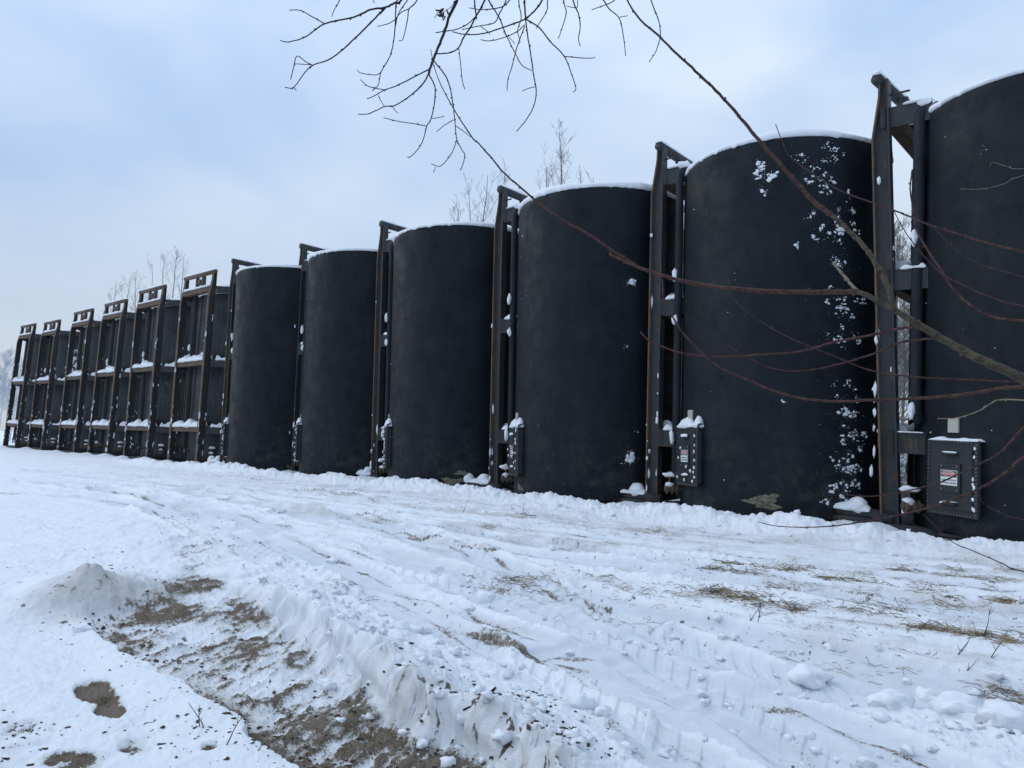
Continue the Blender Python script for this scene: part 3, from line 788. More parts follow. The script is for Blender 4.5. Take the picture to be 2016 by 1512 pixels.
    b.blob(ang_pt(pa, HB+.20, R+.02), .16, .12, .075, i, 2, .35)
    b.build('pipe_snow', M_SNOW, pp, True)['kind'] = 'stuff'
    v = valve_mesh().build('valve', M_RUST, root, False)
    b = MB(); b.blob(ang_pt(305, .60, R+.2), .14, .13, .05, i, 2, .5); b.blob(ang_pt(305, .42, R+.2), .09, .09, .05, i+2, 2, .5); b.build('valve_snow', M_SNOW, v, True)['kind'] = 'stuff'
    if typeA:
        make_hatch(root, zc=.83 if i == 0 else .96, snow=.22 if i == 0 else 1., ang=327.5 if i == 0 else 323.5)
        b = MB(); pa_ = 326 if i == 0 else 323.5
        b.box(-.085, .085, -.012, .02, -.10, .10); pl = b.build('plate', M_BEIGE, root, loc=ang_pt(pa_, 1.56 if i == 0 else 1.68, R+.012)); pl.rotation_euler = (0, 0, math.radians(pa_)+PI/2)
        # stub roller at the foot of the frame, lying on the snow
        b = MB(); b.tube([(W, -SK-.75, .17), (W, -SK+.3, .13)], .10, 14); b.box(W-.14, W+.14, -SK-.55, -SK, .02, .10); ro = b.build('foot_roller', M_STEEL, root, True)
        b = MB(); snow_strip(b, (W, -SK-.78, .22), (W, -SK-.02, .20), .26, .10, i+9); b.blob((W, -SK-.70, .27), .13, .12, .12, i, 2, .3); b.blob((W+.0, -SK-.22, .26), .15, .15, .14, i+4, 2, .35); b.build('roller_snow', M_SNOW, ro, True)['kind'] = 'stuff'
    else:
        # second small fitting low on the shell between the rails
        b = MB(); b.tube([ang_pt(262, .45, R-.02), ang_pt(262, .45, R+.16)], .045, 10); b.tube([ang_pt(262, .45, R+.14), ang_pt(262, .45, R+.18)], .08, 12); b.build('drain_stub', M_RUST, root, True)
        b = MB(); b.tube([ang_pt(318, .42, R-.02), ang_pt(318, .42, R+.2)], .05, 10); b.tube([ang_pt(318, .42, R+.16), ang_pt(318, .42, R+.21)], .10, 12); vv = b.build('outlet_flange', M_RUST, root, True)
        b = MB(); b.blob(ang_pt(318, .55, R+.16), .14, .12, .06, i, 2, .5); b.build('flange_snow', M_SNOW, vv, True)['kind'] = 'stuff'
    # snow blown on to the coating (skid frame angle = world angle + 90 for the round ones)
    cl = {0: [(330, 4.5, 10, 1, 3, .012)],
          1: [(10.3, 5.72, 1.6, .10, 16, .055), (10.5, 5.45, 1, .08, 3, .05), (41, 5.95, 6.5, .12, 34, 0.024), (42, 5.5, 5.8, .10, 30, 0.040), (46, 5.0, 5.8, .15, 30, 0.028), (48, 4.62, 5.8, .12, 34, 0.044), (50, 4.25, 4.3, .08, 14, 0.032), (51, 3.45, 5.1, .13, 34, 0.036), (51, 2.95, 5.1, .12, 22, 0.032), (52, 2.1, 5.8, .2, 20, 0.024), (52, 1.75, 5.1, .08, 20, 0.040), (53, 1.38, 5.1, .1, 24, 0.044), (53, .95, 5.1, .1, 28, 0.044), (53, .62, 4.3, .06, 20, 0.032), (53, .36, 4.3, .09, 30, 0.040), (20, 1.9, 1, .1, 2, .03)],
          2: [(54.4, 4.36, 1.8, .02, 9, .055), (56, .85, 2.2, .03, 12, .05), (53, .98, .5, .04, 2, .05), (52, 3.1, 3, .1, 3, .02), (57, 1.5, 3, .05, 3, .02)],
          3: [(285, 4.9, 1.5, .6, 10, .05), (285, 3.6, 1.2, .3, 6, .03), (285, 2.8, 1.5, .5, 12, .025)],
          4: [(297, 3.25, 2.2, .012, 9, .016)], 5: [(297, 3.75, 2.2, .012, 7, .018)],
          10: [(318, 5.2, 3, .5, 60, .09), (316, 4.4, 3, .3, 40, .09), (318, 2.6, 5, .4, 14, .06)]}.get(i, [(312, 3, 10, 1.5, 10, .03)])
    b = shell_snow(cl, i+100, 34 if typeA else 12); sn = b.build('stuck_snow', M_SNOW, root, True); sn['kind'] = 'stuff'
    for j, (a, z, w, h) in enumerate({1: [(11.5, .26, .55, .17), (15, .33, .30, .13)], 3: [(40.5, .15, .42, .17), (47, .36, .30, .12), (36, .2, .2, .12)], 2: [(-28, .2, .3, .12)]}.get(i, [])):
        patch_mesh(a, z, w, h, i*5+j).build('peeled_patch', M_PEEL, root, True)
    if i == 0:
        b = MB()
        for s in (0, .09):
            b.tube([(-.55+s, -SK+.48, 6.3), (-.55+s*1.1, -SK+.46, 4.5), (-.5+s, -SK+.42, 2.4), (-.46+s*.5, -SK+.42, 1.72)], .016, 8)
        b.build('hanging_hose', M_DARK, root, True)
    return root
for i in range(12): build_tank(i)

# ------------------------------------------------------------------ chain-link fence behind the row
def fence():
    M = mat('galvanised_wire', (.25, .26, .27), .5, .4, .5)
    FY = 18.4
    root = thing('chain_link_fence', 'grey chain-link fence with a top rail seen through the gap between the two nearest tanks', 'fence', (0, FY, 0))
    x0 = 3.0; pan = 3.0; n = 22
    b = MB(); H = 1.95; st = .085; k = int(pan/st)
    def wire(p, q):
        d = (q-p).normalized(); s = Vector((0, .0022, 0)); t = d.cross(Vector((0,1,0)))*.0022
        b.add([p+s, p-s*.5+t, p-s*.5-t, q+s, q-s*.5+t, q-s*.5-t], [(0,1,4,3), (1,2,5,4), (2,0,3,5)])
    nz = int(H/st)
    for a in range(-nz, k+1):
        for sgn in (1, -1):
            xs = a*st if sgn == 1 else (a+nz)*st
            lo, hi = 0., H
            p = Vector((xs, 0.003*sgn, 0)); q = Vector((xs+sgn*H, 0.003*sgn, H))
            # clip to the panel
            def clip(u):
                return p + (q-p)*u
            us = sorted([max(0, min(1, (0-p.x)/(q.x-p.x))), max(0, min(1, (pan-p.x)/(q.x-p.x)))])
            if us[1]-us[0] < .01: continue
            wire(clip(us[0]), clip(us[1]))
    first = None
    for j in range(n):
        if first is None: b.build('wire_mesh', M, root, loc=(x0-pan, 0, 0)); first = root.children[0]
        else: link('wire_mesh', first.data, root, (x0-pan*(j+1), 0, 0))
    c = MB(); c.tube([(0,0,0),(0,0,2.02)], .035, 8); p0 = c.build('post', M, root, loc=(x0, 0, 0))
    for j in range(1, n+1): link('post', p0.data, root, (x0-pan*j, 0, 0))
    c = MB(); c.tube([(x0,0,1.96),(x0-pan*n,0,1.96)], .024, 8); c.build('top_rail', M, root)
fence()

# ------------------------------------------------------------------ bare trees
def bark(name, c0, c1, sc=20):
    M = mat(name, rough=.8, spec=.2); g = G(M); v = g.co()
    g.set(g.mix(g.ramp(g.noise(sc, 4, .65, v), (.35, 0.), (.65, 1.)), c0, c1), None, g.bump(g.noise(sc*4, 3, .7, v), .5, .002)); return M
M_TWIG = bark('grey_brown_bark', (.12, .11, .10), (.25, .235, .22))
M_FROST = bark('frosted_twigs', (.42, .44, .47), (.66, .69, .74))
M_BOUGH = bark('reddish_twig_bark', (.028, .013, .013), (.085, .042, .036), 45)
M_OLIVE = bark('olive_bough_bark', (.030, .024, .018), (.085, .072, .048), 60)
M_TAN = bark('pale_dead_twig', (.12, .095, .065), (.26, .21, .15), 60)
M_DTWIG = bark('dark_twig_bark', (.016, .010, .012), (.045, .026, .026), 60)
def bare_tree(x, y, h, label, seed, frost=False, spread=1.0, dens=1.0, r0=None):
    r_ = random.Random(seed); root = thing('bare_tree', label, 'tree', (x, y, -.05), 'leafless trees behind the tanks')
    tr = MB(); cw = MB(); r0 = r0 or h*.0075; m_ = M_FROST if frost else M_TWIG
    n = 14; P = []; wx = wy = 0
    for i in range(n+1):
        t = i/n; P.append(Vector((wx, wy, h*t))); wx += r_.uniform(-.02, .02)*h*.35; wy += r_.uniform(-.02, .02)*h*.35
    tr.tube(P, [max(.008, r0*(1-.9*(i/n))) for i in range(n+1)], 7)
    def br(p, d, L_, r, lev):
        q = [p]; k = 5 if lev < 2 else 3
        for j in range(k):
            d = (d + Vector((r_.uniform(-.22,.22), r_.uniform(-.22,.22), r_.uniform(-.04,.22)))).normalized(); q.append(q[-1]+d*L_/k)
        cw.tube(q, [max(.0035, r*.8*(1-.75*j/k)) for j in range(k+1)], 4 if lev < 1 else 3, False)
        if lev < 2:
            for s in range(int((6 if lev == 0 else 4)*dens)):
                t = r_.uniform(.2, 1)*k; a = int(min(t, k-1)); pp = q[a].lerp(q[a+1], t-a)
                ax = Vector((r_.uniform(-1,1), r_.uniform(-1,1), r_.uniform(-.1,.9))).normalized()
                br(pp, (d*.6+ax*.8).normalized(), L_*r_.uniform(.32,.55), r*.5, lev+1)
    for s in range(int(26*dens)):
        t = r_.uniform(.25, .98); a = t*n; k = int(min(a, n-1)); p = P[k].lerp(P[k+1], a-k); az = r_.uniform(0, 2*PI)
        d = Vector((math.cos(az)*spread, math.sin(az)*spread, r_.uniform(.7,1.5))).normalized()
        br(p, d, h*.20*(1.15-t)*r_.uniform(.7,1.4)+.3, r0*.38*(1.1-t), 0)
    tr.build('trunk', m_, root, True); cw.build('crown', m_, root)
    return root
def at_y(px, py, Y):
    d = fw + cr*((px-1008)/F_PX) - cu*((py-756)/F_PX); return CAM + d*(Y/d.y)
def tree_top(px, py, Y, label, seed, **k):
    p = at_y(px, py, Y); bare_tree(p.x, p.y, p.z+.05, label, seed, **k)
tree_top(1110, 262, 21.0, 'tallest bare poplar top rising over the third tank from the right, behind it', 1, spread=.55)
for j, (px, py, lb, yy) in enumerate([
 (1066, 335, 'thin bare tree top just left of the tallest poplar behind the third tank', 22), (1150, 325, 'thin bare tree top just right of the tallest poplar behind the third tank', 21.5),
 (1180, 345, 'low twiggy tree top over the third tank rim, right of two taller tops', 23),
 (958, 343, 'bare tree top showing between the third and fourth round tanks, the tallest there', 21.5), (930, 372, 'bare tree top over the right rim of the fourth tank', 22), (988, 352, 'bare tree top right behind the frame head of the third tank', 23), (910, 395, 'short twiggy tree top above the middle of the fourth tank rim', 21),
 (343, 500, 'tallest bare tree over the framed tanks, behind the second framed tank', 21), (322, 512, 'bare tree just left of the tallest one over the framed tanks', 22), (368, 508, 'bare tree directly behind the head of the nearest tank frame', 23),
 (296, 520, 'bare tree rising above the head of the second tank frame', 21), (275, 535, 'slim bare tree left of the second tank frame head', 22), (253, 548, 'bare tree above the head of the third tank frame', 21), (233, 553, 'bare tree standing between third and fourth tank frames', 22), (210, 578, 'low bare tree above the fourth tank frame, leftmost of the clump', 21.5)]):
    tree_top(px, py, yy, lb, 10+j, spread=.6, dens=.75)
for j, (px, Y, h, lb) in enumerate([(1768, 20.2, 6.8, 'slender tree whose trunk fills the gap between the two nearest tanks'), (1779, 23, 7.4, 'twiggy tree at the right of the gap between the two nearest tanks'), (1758, 25, 8, 'farther tree at the left of the gap between the two nearest tanks'), (1774, 28, 8, 'farthest twiggy tree in the gap between the two nearest tanks')]):
    p = at_y(px, 850, Y); bare_tree(p.x, p.y, h, lb, 40+j, dens=1.5, spread=.8)
for j, (X, Y, h, lb) in enumerate([(-66, 14.8, 9.5, 'frosted pale tree at the left edge of the photo, the tallest there'), (-70, 16.6, 8.5, 'frosted tree just right of the tallest one at the left edge'), (-76, 19.6, 8, 'farther frosted tree beside the last tank at the left edge'), (-60, 12.6, 7.5, 'frosted tree partly cut by the left edge of the photo'), (-84, 22.6, 8, 'dim frosted tree farthest back at the left edge')]):
    bare_tree(X, Y, h, lb, 60+j, frost=True, dens=2.0, spread=1.0)
def bush(x, y, h, label, seed):
    r_ = random.Random(seed); root = thing('snowy_bush', label, 'bush', (x, y, -.02), 'snow-laden brush behind the fence')
    b = MB(); s = MB()
    for k in range(70):
        az = r_.uniform(0, 2*PI); L_ = h*r_.uniform(.6,1.1); d = Vector((math.cos(az)*.55, math.sin(az)*.55, 1)).normalized(); p = Vector((r_.uniform(-.3,.3), r_.uniform(-.3,.3), 0)); q = [p]
        for j in range(5): d = (d+Vector((r_.uniform(-.3,.3), r_.uniform(-.3,.3), -.05))).normalized(); q.append(q[-1]+d*L_/5)
        b.tube(q, [.012,.010,.008,.006,.005,.003], 3, False)
        for j in (2,3,4,5): 
            if r_.random() < .55: s.blob(q[j], .07*r_.uniform(.5,1.2), .07, .035, k+j, 1, .5)
    b.build('stems', M_TWIG, root); s.build('snow_load', M_SNOW, root, True)['kind'] = 'stuff'
for j, (px, Y, h, lb) in enumerate([(1762, 19.4, 1.7, 'snow-laden bush low in the gap between the two nearest tanks, left one'), (1782, 20.0, 1.9, 'snow-laden bush low in the gap between the two nearest tanks, right one'), (1770, 22.5, 2.6, 'taller snow-laden bush behind the others in the tank gap')]):
    p = at_y(px, 880, Y); bush(p.x, p.y, h, lb, 80+j)

# ------------------------------------------------------------------ near branches
def bough(P, w0, w1, depth, M, root, name='branch', buds=True, seed=0, zoff=0.):
    """P in photo points; each point gets its own distance from depth(x, y)"""
    r_ = random.Random(seed*13+5); pts = []
    for x, y in P:
        d = fw + cr*((x-1008)/F_PX) - cu*((y-756)/F_PX); pts.append(CAM + d*(depth(x, y)+zoff))
    pts = catmull(pts, 6); n = len(pts); L_ = [0]
    for a, b in zip(pts[:-1], pts[1:]): L_.append(L_[-1]+(b-a).length)
    rad = []; kz = depth(*P[len(P)//2])/F_PX*.5
    for i in range(n):
        t = L_[i]/L_[-1]; rad.append((w0+(w1-w0)*t)*kz*.85)
    for i in range(1, n-1):
        pts[i] = pts[i] + Vector((r_.gauss(0,1), r_.gauss(0,1), r_.gauss(0,1)))*min(.0018, rad[i]*.13)
    b = MB(); b.tube(pts, [r*(1+.06*r_.uniform(-1,1)) for r in rad], 8 if w0 > 3 else 5)
    if buds:
        s = 0
        while s < L_[-1]:
            s += r_.uniform(.05, .11)
            i = next((k for k in range(n) if L_[k] > s), None)
            if i is None: break
            d = (pts[i]-pts[i-1]).normalized(); o = d.orthogonal().normalized(); o.rotate(Matrix.Rotation(r_.uniform(0, 6.28), 3, d))
            p = pts[i-1].lerp(pts[i], .5); rr = rad[i]
            b.tube([p+o*rr*.6, p+o*(rr*1.25+.0015)-d*.003, p+o*(rr*1.3+.002)-d*.008], [rr*.5+.0008, rr*.45+.0008, .0006], 5)
            # slightly swollen node
            b.tube([p-d*.006, p, p+d*.006], [rr*1.0, rr*1.13, rr*1.0], 8, False)
    return b.build(name, M, root, True)
dR = lambda x, y: 2.15 + max(0, (2016-x))*.00115 + .10*math.sin(y/130.)
T = at_y(2016, 740, 2.0)
hub = CAM + (fw + cr*((2500-1008)/F_PX) - cu*((700-756)/F_PX))*2.3
rootR = thing('leaning_shrub_tree', 'leafless tree whose long reddish boughs reach in from the right edge, close to the camera', 'tree', (hub.x, hub.y, gh(hub.x, hub.y)-.05))
rootR_m = Matrix.Translation(-Vector(rootR.location))
def addR(P, w0, w1, M, seed, **k):
    o = bough(P, w0, w1, dR, M, rootR, seed=seed, **k); o.matrix_parent_inverse = rootR_m; return o
b = MB(); base = Vector(rootR.location); top_ = hub + Vector((0,0,1.6))
b.tube(catmull([base, base.lerp(hub, .5)+Vector((.03,.02,0)), hub, top_], 6), [.075]*7+[.06]*6+[.05]*6, 12); b.build('trunk', M_OLIVE, rootR, True).matrix_parent_inverse = rootR_m
H = (2500, 700)
addR([(1200,500),(1254,525),(1304,542),(1367,558),(1433,567),(1525,574),(1617,575),(1687,575)], 7, 11.5, M_BOUGH, 1)
addR([(1680,574.6),(1700,578),(1758,608),(1825,650),(1908,696),(2016,746),(2200,810),(2500,840)], 12, 36, M_OLIVE, 31)
addR([(848,97),(854,128),(868,167),(896,219),(930,271),(940,280),(966,309),(993,341),(1035,378),(1067,405),(1115,438),(1152,457),(1200,490),(1254,524)], 1.8, 6.5, M_BOUGH, 2)
addR([(1225,-40),(1235,0),(1260,38),(1294,68),(1328,102),(1362,133),(1409,178),(1451,224),(1493,275),(1527,313),(1561,351),(1603,398),(1637,423)], 3.6, 10, M_BOUGH, 3)
addR([(1630,418),(1637,423),(1679,461),(1713,500),(1747,563),(1758,601),(1765,614)], 10.5, 13, M_OLIVE, 33)
addR([(1640,517),(1655,535),(1670,553),(1690,577)], 6, 7.5, M_TAN, 4)
addR([(1527,245),(1540,279),(1552,305),(1582,330),(1620,356),(1658,377),(1709,396),(1773,419),(1823,440),(1874,457),(1921,472),(1967,485),(2016,497),(2200,560),(2500,690)], 2.5, 7, M_BOUGH, 5, zoff=.12)
addR([(1796,334),(1792,372),(1798,415),(1806,457),(1828,495),(1853,533),(1878,571),(1917,605),(1955,624),(2016,631),(2200,640),(2500,720)], 3.5, 7, M_BOUGH, 6, zoff=-.1)
addR([(1749,381),(1760,415),(1785,461),(1819,504),(1853,538),(1900,563),(1959,588),(2016,603),(2250,650),(2500,730)], 2.2, 5, M_BOUGH, 7, zoff=.2)
addR([(1840,449),(1866,478),(1900,504),(1942,525),(2016,546),(2250,620),(2500,710)], 1.8, 4, M_BOUGH, 8, zoff=.25)
addR([(1891,372),(1933,372),(1976,362),(2016,345),(2200,300),(2500,400)], 1.2, 3.5, M_TAN, 9, zoff=.3)
addR([(1948,328),(1955,320),(1984,328),(2016,332),(2200,320),(2500,410)], 1.2, 3, M_TAN, 10, zoff=.35)
addR([(1433,575),(1458,604),(1492,629),(1533,654),(1596,683),(1658,708),(1700,725),(1754,737),(1825,744),(1908,748),(2016,754),(2200,770),(2500,800)], 2.2, 7, M_BOUGH, 11, zoff=.15)
addR([(1260,652),(1279,671),(1325,690),(1367,699),(1433,702),(1500,698),(1575,692),(1637,675),(1721,658),(1775,646),(1812,643)], 4, 5.5, M_BOUGH, 12)
addR([(1404,660),(1433,681),(1467,700),(1508,721),(1554,730),(1600,728),(1658,715),(1721,696),(1771,675),(1808,669),(1850,665)], 2, 5, M_BOUGH, 13)
addR([(1304,550),(1307,592),(1325,625),(1350,662),(1408,717),(1467,746),(1533,773),(1583,785),(1642,790),(1700,788),(1783,785),(1867,780),(1908,775),(1971,765),(2016,762),(2200,750),(2500,780)], 4, 8, M_BOUGH, 14, zoff=-.15)
addR([(1846,824),(1883,823),(1925,810),(1954,792),(1971,787),(2016,788),(2200,800),(2500,830)], 2, 6, M_TAN, 15, zoff=-.2)
addR([(1650,971),(1692,977),(1729,976),(1754,973),(1804,962),(1850,950),(1887,933),(1925,915),(1962,896),(1992,867),(2016,842),(2150,740),(2500,700)], 2.5, 8, M_BOUGH, 16, zoff=.05)
addR([(1492,1027),(1525,1035),(1575,1038),(1637,1036),(1687,1029),(1742,1019),(1804,1006),(1867,987),(1908,971),(1950,950),(1992,921),(2016,900),(2200,800),(2500,780)], 2, 9, M_BOUGH, 17, zoff=-.1)
addR([(1817,1012),(1842,1037),(1875,1067),(1917,1085),(1971,1108),(2016,1125),(2200,1150),(2500,1000)], 1.8, 6, M_BOUGH, 18, zoff=.1)
addR([(1925,971),(1933,987),(1958,1004),(2016,1023),(2200,1040),(2500,960)], 1.8, 4.5, M_BOUGH, 19, zoff=-.05)

dU = lambda x, y: 3.3 + .28*math.sin(x/170.) + .22*math.sin(y/95.+1)
zc_ = lambda L_: [(x/2.88+500, y/2.88) for x, y in L_]
def P3(x, y, f=dU): return CAM + (fw + cr*((x-1008)/F_PX) - cu*((y-756)/F_PX))*f(x, y)
fx = P3(2700, 200)
rootU = thing('overhanging_tree', 'leafless tree whose dark drooping twigs hang into the sky from the top edge', 'tree', (fx.x, fx.y, gh(fx.x, fx.y)-.05))
U_m = Matrix.Translation(-Vector(rootU.location))
limb = catmull([rootU.location, Vector((fx.x, fx.y, 1.2)), P3(2600, -250), P3(2200,-420), P3(1800,-430), P3(1400,-400), P3(1000,-330), P3(700,-300)], 6)
b = MB(); b.tube(limb, [.13*(1-.8*k/(len(limb)-1)) for k in range(len(limb))], 12); b.build('trunk', M_OLIVE, rootU, True).matrix_parent_inverse = U_m
UB = [
 (zc_([(150,230),(195,238),(290,210),(400,135),(560,100),(660,55),(745,42),(800,15),(840,-5),(1000,-250),(1300,-700),(1500,-960)]), 1.8, 8),
 (zc_([(200,57),(265,60),(330,95),(400,135)]), 1.6, 2.4), (zc_([(175,495),(225,495),(290,410),(335,370),(430,335),(510,275),(600,190),(680,110),(745,45)]), 1.6, 3.6),
 (zc_([(208,450),(225,380),(245,318),(300,355),(335,370)]), 1.6, 2), (zc_([(228,362),(270,364),(335,369)]), 1.4, 1.6), (zc_([(240,512),(225,495)]), 1.5, 1.8),
 (zc_([(670,515),(705,480),(720,410),(770,320),(790,240),(800,150),(805,25),(815,0)]), 1.5, 2.8), (zc_([(585,398),(610,415),(690,425),(720,410)]), 1.4, 1.8),
 (zc_([(700,150),(760,135),(800,110),(835,70),(880,50)]), 1.4, 2), (zc_([(820,232),(845,220),(870,115),(880,50),(925,0),(1010,-200),(1300,-700)]), 1.4, 5), (zc_([(800,160),(820,75),(870,0),(950,-150)]), 1.4, 3),
 (zc_([(440,95),(455,55),(485,0),(600,-300),(700,-880)]), 1.4, 5), (zc_([(685,15),(672,-10),(640,-200),(700,-880)]), 1.4, 4),
 (zc_([(990,420),(1005,370),(1040,280),(1080,180),(1110,90),(1150,0),(1200,-200),(1400,-940)]), 4, 8.5),
 (zc_([(590,648),(650,645),(740,605),(795,600),(870,555),(950,485),(990,422)]), 1.6, 3.4), (zc_([(640,560),(680,545),(740,510),(800,490),(900,440),(990,395)]), 1.6, 3), (zc_([(605,452),(650,490),(740,510)]), 1.4, 2), (zc_([(740,605),(715,565),(705,540)]), 1.3, 1.6), (zc_([(815,640),(795,620),(785,602)]), 1.3, 1.6),
 (zc_([(870,890),(885,890),(930,845),(960,790),(980,715),(1005,670),(1025,570),(1025,490),(992,422)]), 1.5, 3), (zc_([(735,668),(830,690),(900,700),(980,715)]), 1.4, 1.9), (zc_([(1078,660),(1040,668),(1005,672)]), 1.3, 1.6),
 (zc_([(1170,965),(1185,930),(1195,880),(1180,850),(1150,790),(1140,700),(1130,600),(1110,490),(1080,420),(1020,345)]), 1.5, 3), (zc_([(1005,930),(1060,940),(1120,870),(1150,795)]), 1.4, 2), (zc_([(1035,748),(1080,710),(1132,680)]), 1.3, 1.7), (zc_([(1230,778),(1190,745),(1145,715)]), 1.3, 1.8), (zc_([(1017,978),(1030,948)]), 1.2, 1.4),
 (zc_([(1035,305),(1110,298),(1160,270),(1190,210),(1230,150),(1260,90),(1310,0),(1450,-300),(1700,-1060)]), 2.2, 7), (zc_([(1195,505),(1180,450),(1170,350),(1160,270)]), 1.5, 2), (zc_([(1030,185),(1150,165),(1220,130),(1260,90)]), 1.8, 2.2), (zc_([(1262,110),(1250,0),(1240,-200)]), 2.4, 3),
 (zc_([(1125,180),(1200,195),(1300,190),(1380,165),(1470,135),(1540,105),(1600,50),(1640,-10),(1800,-300),(2200,-1120)]), 1.7, 7.5),
 (zc_([(1490,745),(1550,670),(1590,590),(1600,510),(1585,420),(1570,310),(1550,190),(1540,105)]), 1.5, 3), (zc_([(1520,515),(1560,500),(1595,492)]), 1.3, 1.6), (zc_([(1810,522),(1825,500),(1800,420),(1760,320),(1680,235),(1620,160),(1545,110)]), 1.5, 3), (zc_([(1935,325),(1910,330),(1850,328),(1760,320)]), 1.4, 2.1),
 (zc_([(1435,515),(1440,450),(1465,370),(1490,270),(1535,150)]), 1.4, 2.4), (zc_([(1575,400),(1520,370),(1480,300),(1430,200),(1390,100),(1330,0),(1250,-200)]), 1.4, 3.6), (zc_([(1180,168),(1260,150),(1360,130),(1390,80),(1430,0),(1500,-200),(1700,-1060)]), 1.5, 5), (zc_([(1510,240),(1495,170),(1515,100),(1500,0),(1490,-200)]), 1.4, 3),
 (zc_([(1540,105),(1535,0),(1550,-200),(1700,-1060)]), 3, 6), (zc_([(1285,225),(1330,232),(1410,215),(1490,180),(1535,140)]), 1.4, 2.2), (zc_([(1340,195),(1320,175),(1285,150)]), 1.4, 1.8), (zc_([(1220,45),(1300,55),(1400,40),(1450,0),(1530,-100)]), 1.4, 3), (zc_([(1480,250),(1450,215),(1420,190)]), 1.2, 1.6),
 (zc_([(1600,160),(1660,60),(1665,0),(1700,-200)]), 1.5, 3), (zc_([(1725,220),(1750,150),(1770,70),(1755,0),(1740,-200),(1900,-1100)]), 1.5, 5), (zc_([(1850,262),(1840,220),(1850,150),(1840,80),(1810,0),(1780,-200)]), 1.5, 4), (zc_([(1775,35),(1800,40),(1832,42),(1835,0)]), 1.3, 1.8),
 ([(1232,110),(1226,63),(1218,34),(1193,8),(1180,-60),(1210,-400)], 1.4, 5), ([(1165,19),(1190,10),(1210,0),(1230,-30)], 1.4, 2.4), ([(1278,122),(1292,99),(1300,68),(1296,38),(1282,0),(1270,-60),(1300,-410)], 1.4, 5), ([(1218,34),(1236,31)], 1.2, 1.5)]
for k, (P, w0, w1) in enumerate(UB):
    bough(P, w0*1.3, w1*1.15, dU, M_DTWIG, rootU, seed=100+k, name='branch').matrix_parent_inverse = U_m
# shrivelled leaves caught on a twig
b = MB(); c = P3(871, 26)
for k in range(9):
    r_ = random.Random(k+3); p = c+Vector((r_.gauss(0,.010), r_.gauss(0,.010), r_.gauss(0,.016))); rot = Matrix.Rotation(r_.uniform(0,6), 3, 'X') @ Matrix.Rotation(r_.uniform(0,6), 3, 'Y'); b.blob(p, .016, .007, .003, k, 1, .8, rot)
b.tube([P3(855, 36), P3(862, 24), c, P3(889, 13), P3(896, 3)], .0015, 5)
b.build('withered_leaf', M_BOUGH, rootU).matrix_parent_inverse = U_m

# ------------------------------------------------------------------ loose things on the ground
big = [(655,1095,.07,'snow lump on the track left of the straw, behind the ridge'),(958,1172,.10,'angular snow lump in the middle of the track, before the straw tuft'),(812,1252,.07,'rounded snow lump just right of the ridge crest'),(790,1258,.08,'larger snow lump touching the one right of the ridge crest'),(1062,1236,.055,'small snow lump standing on the smooth track in mid picture'),(1185,1245,.06,'snow lump on the smooth track, right of a smaller one'),(598,1180,.08,'snow lump on the thin far end of the ridge'),(1140,1396,.09,'snow lump lying right of the dirty end of the ridge'),(1592,1335,.13,'big rounded snow lump at the right, the left one of the row of lumps'),(1755,1382,.12,'wedge-shaped snow lump at the lower right'),(1890,1390,.14,'largest snow lump near the lower right corner'),(1830,1362,.08,'snow lump behind the largest one near the lower right corner'),(1975,1425,.13,'snow lump at the right edge near the corner'),(1255,1270,.045,'tiny snow lump on the smooth track, rightmost of three'),(448,1192,.06,'snow lump in the scraped lane behind the dirt'),(160,1248,.05,'snow lump at the head of the sharp snow lip'),(1545,1225,.06,'snow lump beside the twigs at right'),(925,1195,.05,'snow lump left of the angular one on the track')]
gp = [on_ground(a, b_) for a, b_, *_ in big]; hz_ = ghs([p.xy for p in gp])[0]
for k, ((px, py, s, lb), p, z) in enumerate(zip(big, gp, hz_)):
    b = MB(); r_ = random.Random(k); b.blob((0,0,0), s*r_.uniform(.85,1.1), s*r_.uniform(.65,.9), s*.6, k*2.3, 3, .5, Matrix.Rotation(r_.uniform(0,6),3,'Z'))
    o = b.build('snow_lump', M_CLOD, smooth=True, loc=(p.x, p.y, z+s*.10)); tag(o, lb, 'snow lump', 'lumps of ploughed snow')
# crumbs of snow, soil and straw
def scatter(n, cand, seed):
    r_ = random.Random(seed); P = []
    while len(P) < n:
        cx, cy, sx, sy = r_.choice(cand)
        py = r_.gauss(cy, sy)
        if py < 905: continue
        P.append(on_ground(r_.gauss(cx, sx), min(py, 1620)).xy)
    return P
cand = [(560,1170,60,25),(680,1290,50,40),(800,1330,80,50),(950,1380,90,50),(900,1180,250,40),(1200,1250,250,60),(1700,1400,300,60),(1900,1420,120,50),(1500,1330,250,60),(1500,1040,350,12),(1000,1005,300,8),(1850,1075,120,10),(650,1200,60,25),(1100,1480,120,30)]
P = scatter(650, cand, 3); Z = ghs(P)[0]; b = MB(); r_ = random.Random(9)
for p, z in zip(P, Z):
    dd = p.length; s = r_.choice((.006,.008,.010,.013,.018,.026,.036))*(1 if dd < 8 else 1.3); b.blob((p.x, p.y, z+s*.25), s*r_.uniform(.8,1.3), s, s*.75, r_.random()*40, 2 if s > .012 else 1, 1.0)
o = b.build('snow_crumbs', M_CLOD, smooth=True); tag(o, kind='stuff')
M_SOIL = mat('frozen_soil_clod', (.05, .038, .028), .95); g = G(M_SOIL); g.set(g.mix(g.noise(50, 4, .7, g.co()), (.018, .014, .012), (.09, .065, .045)), None, g.bump(g.noise(120, 3), .5, .004))
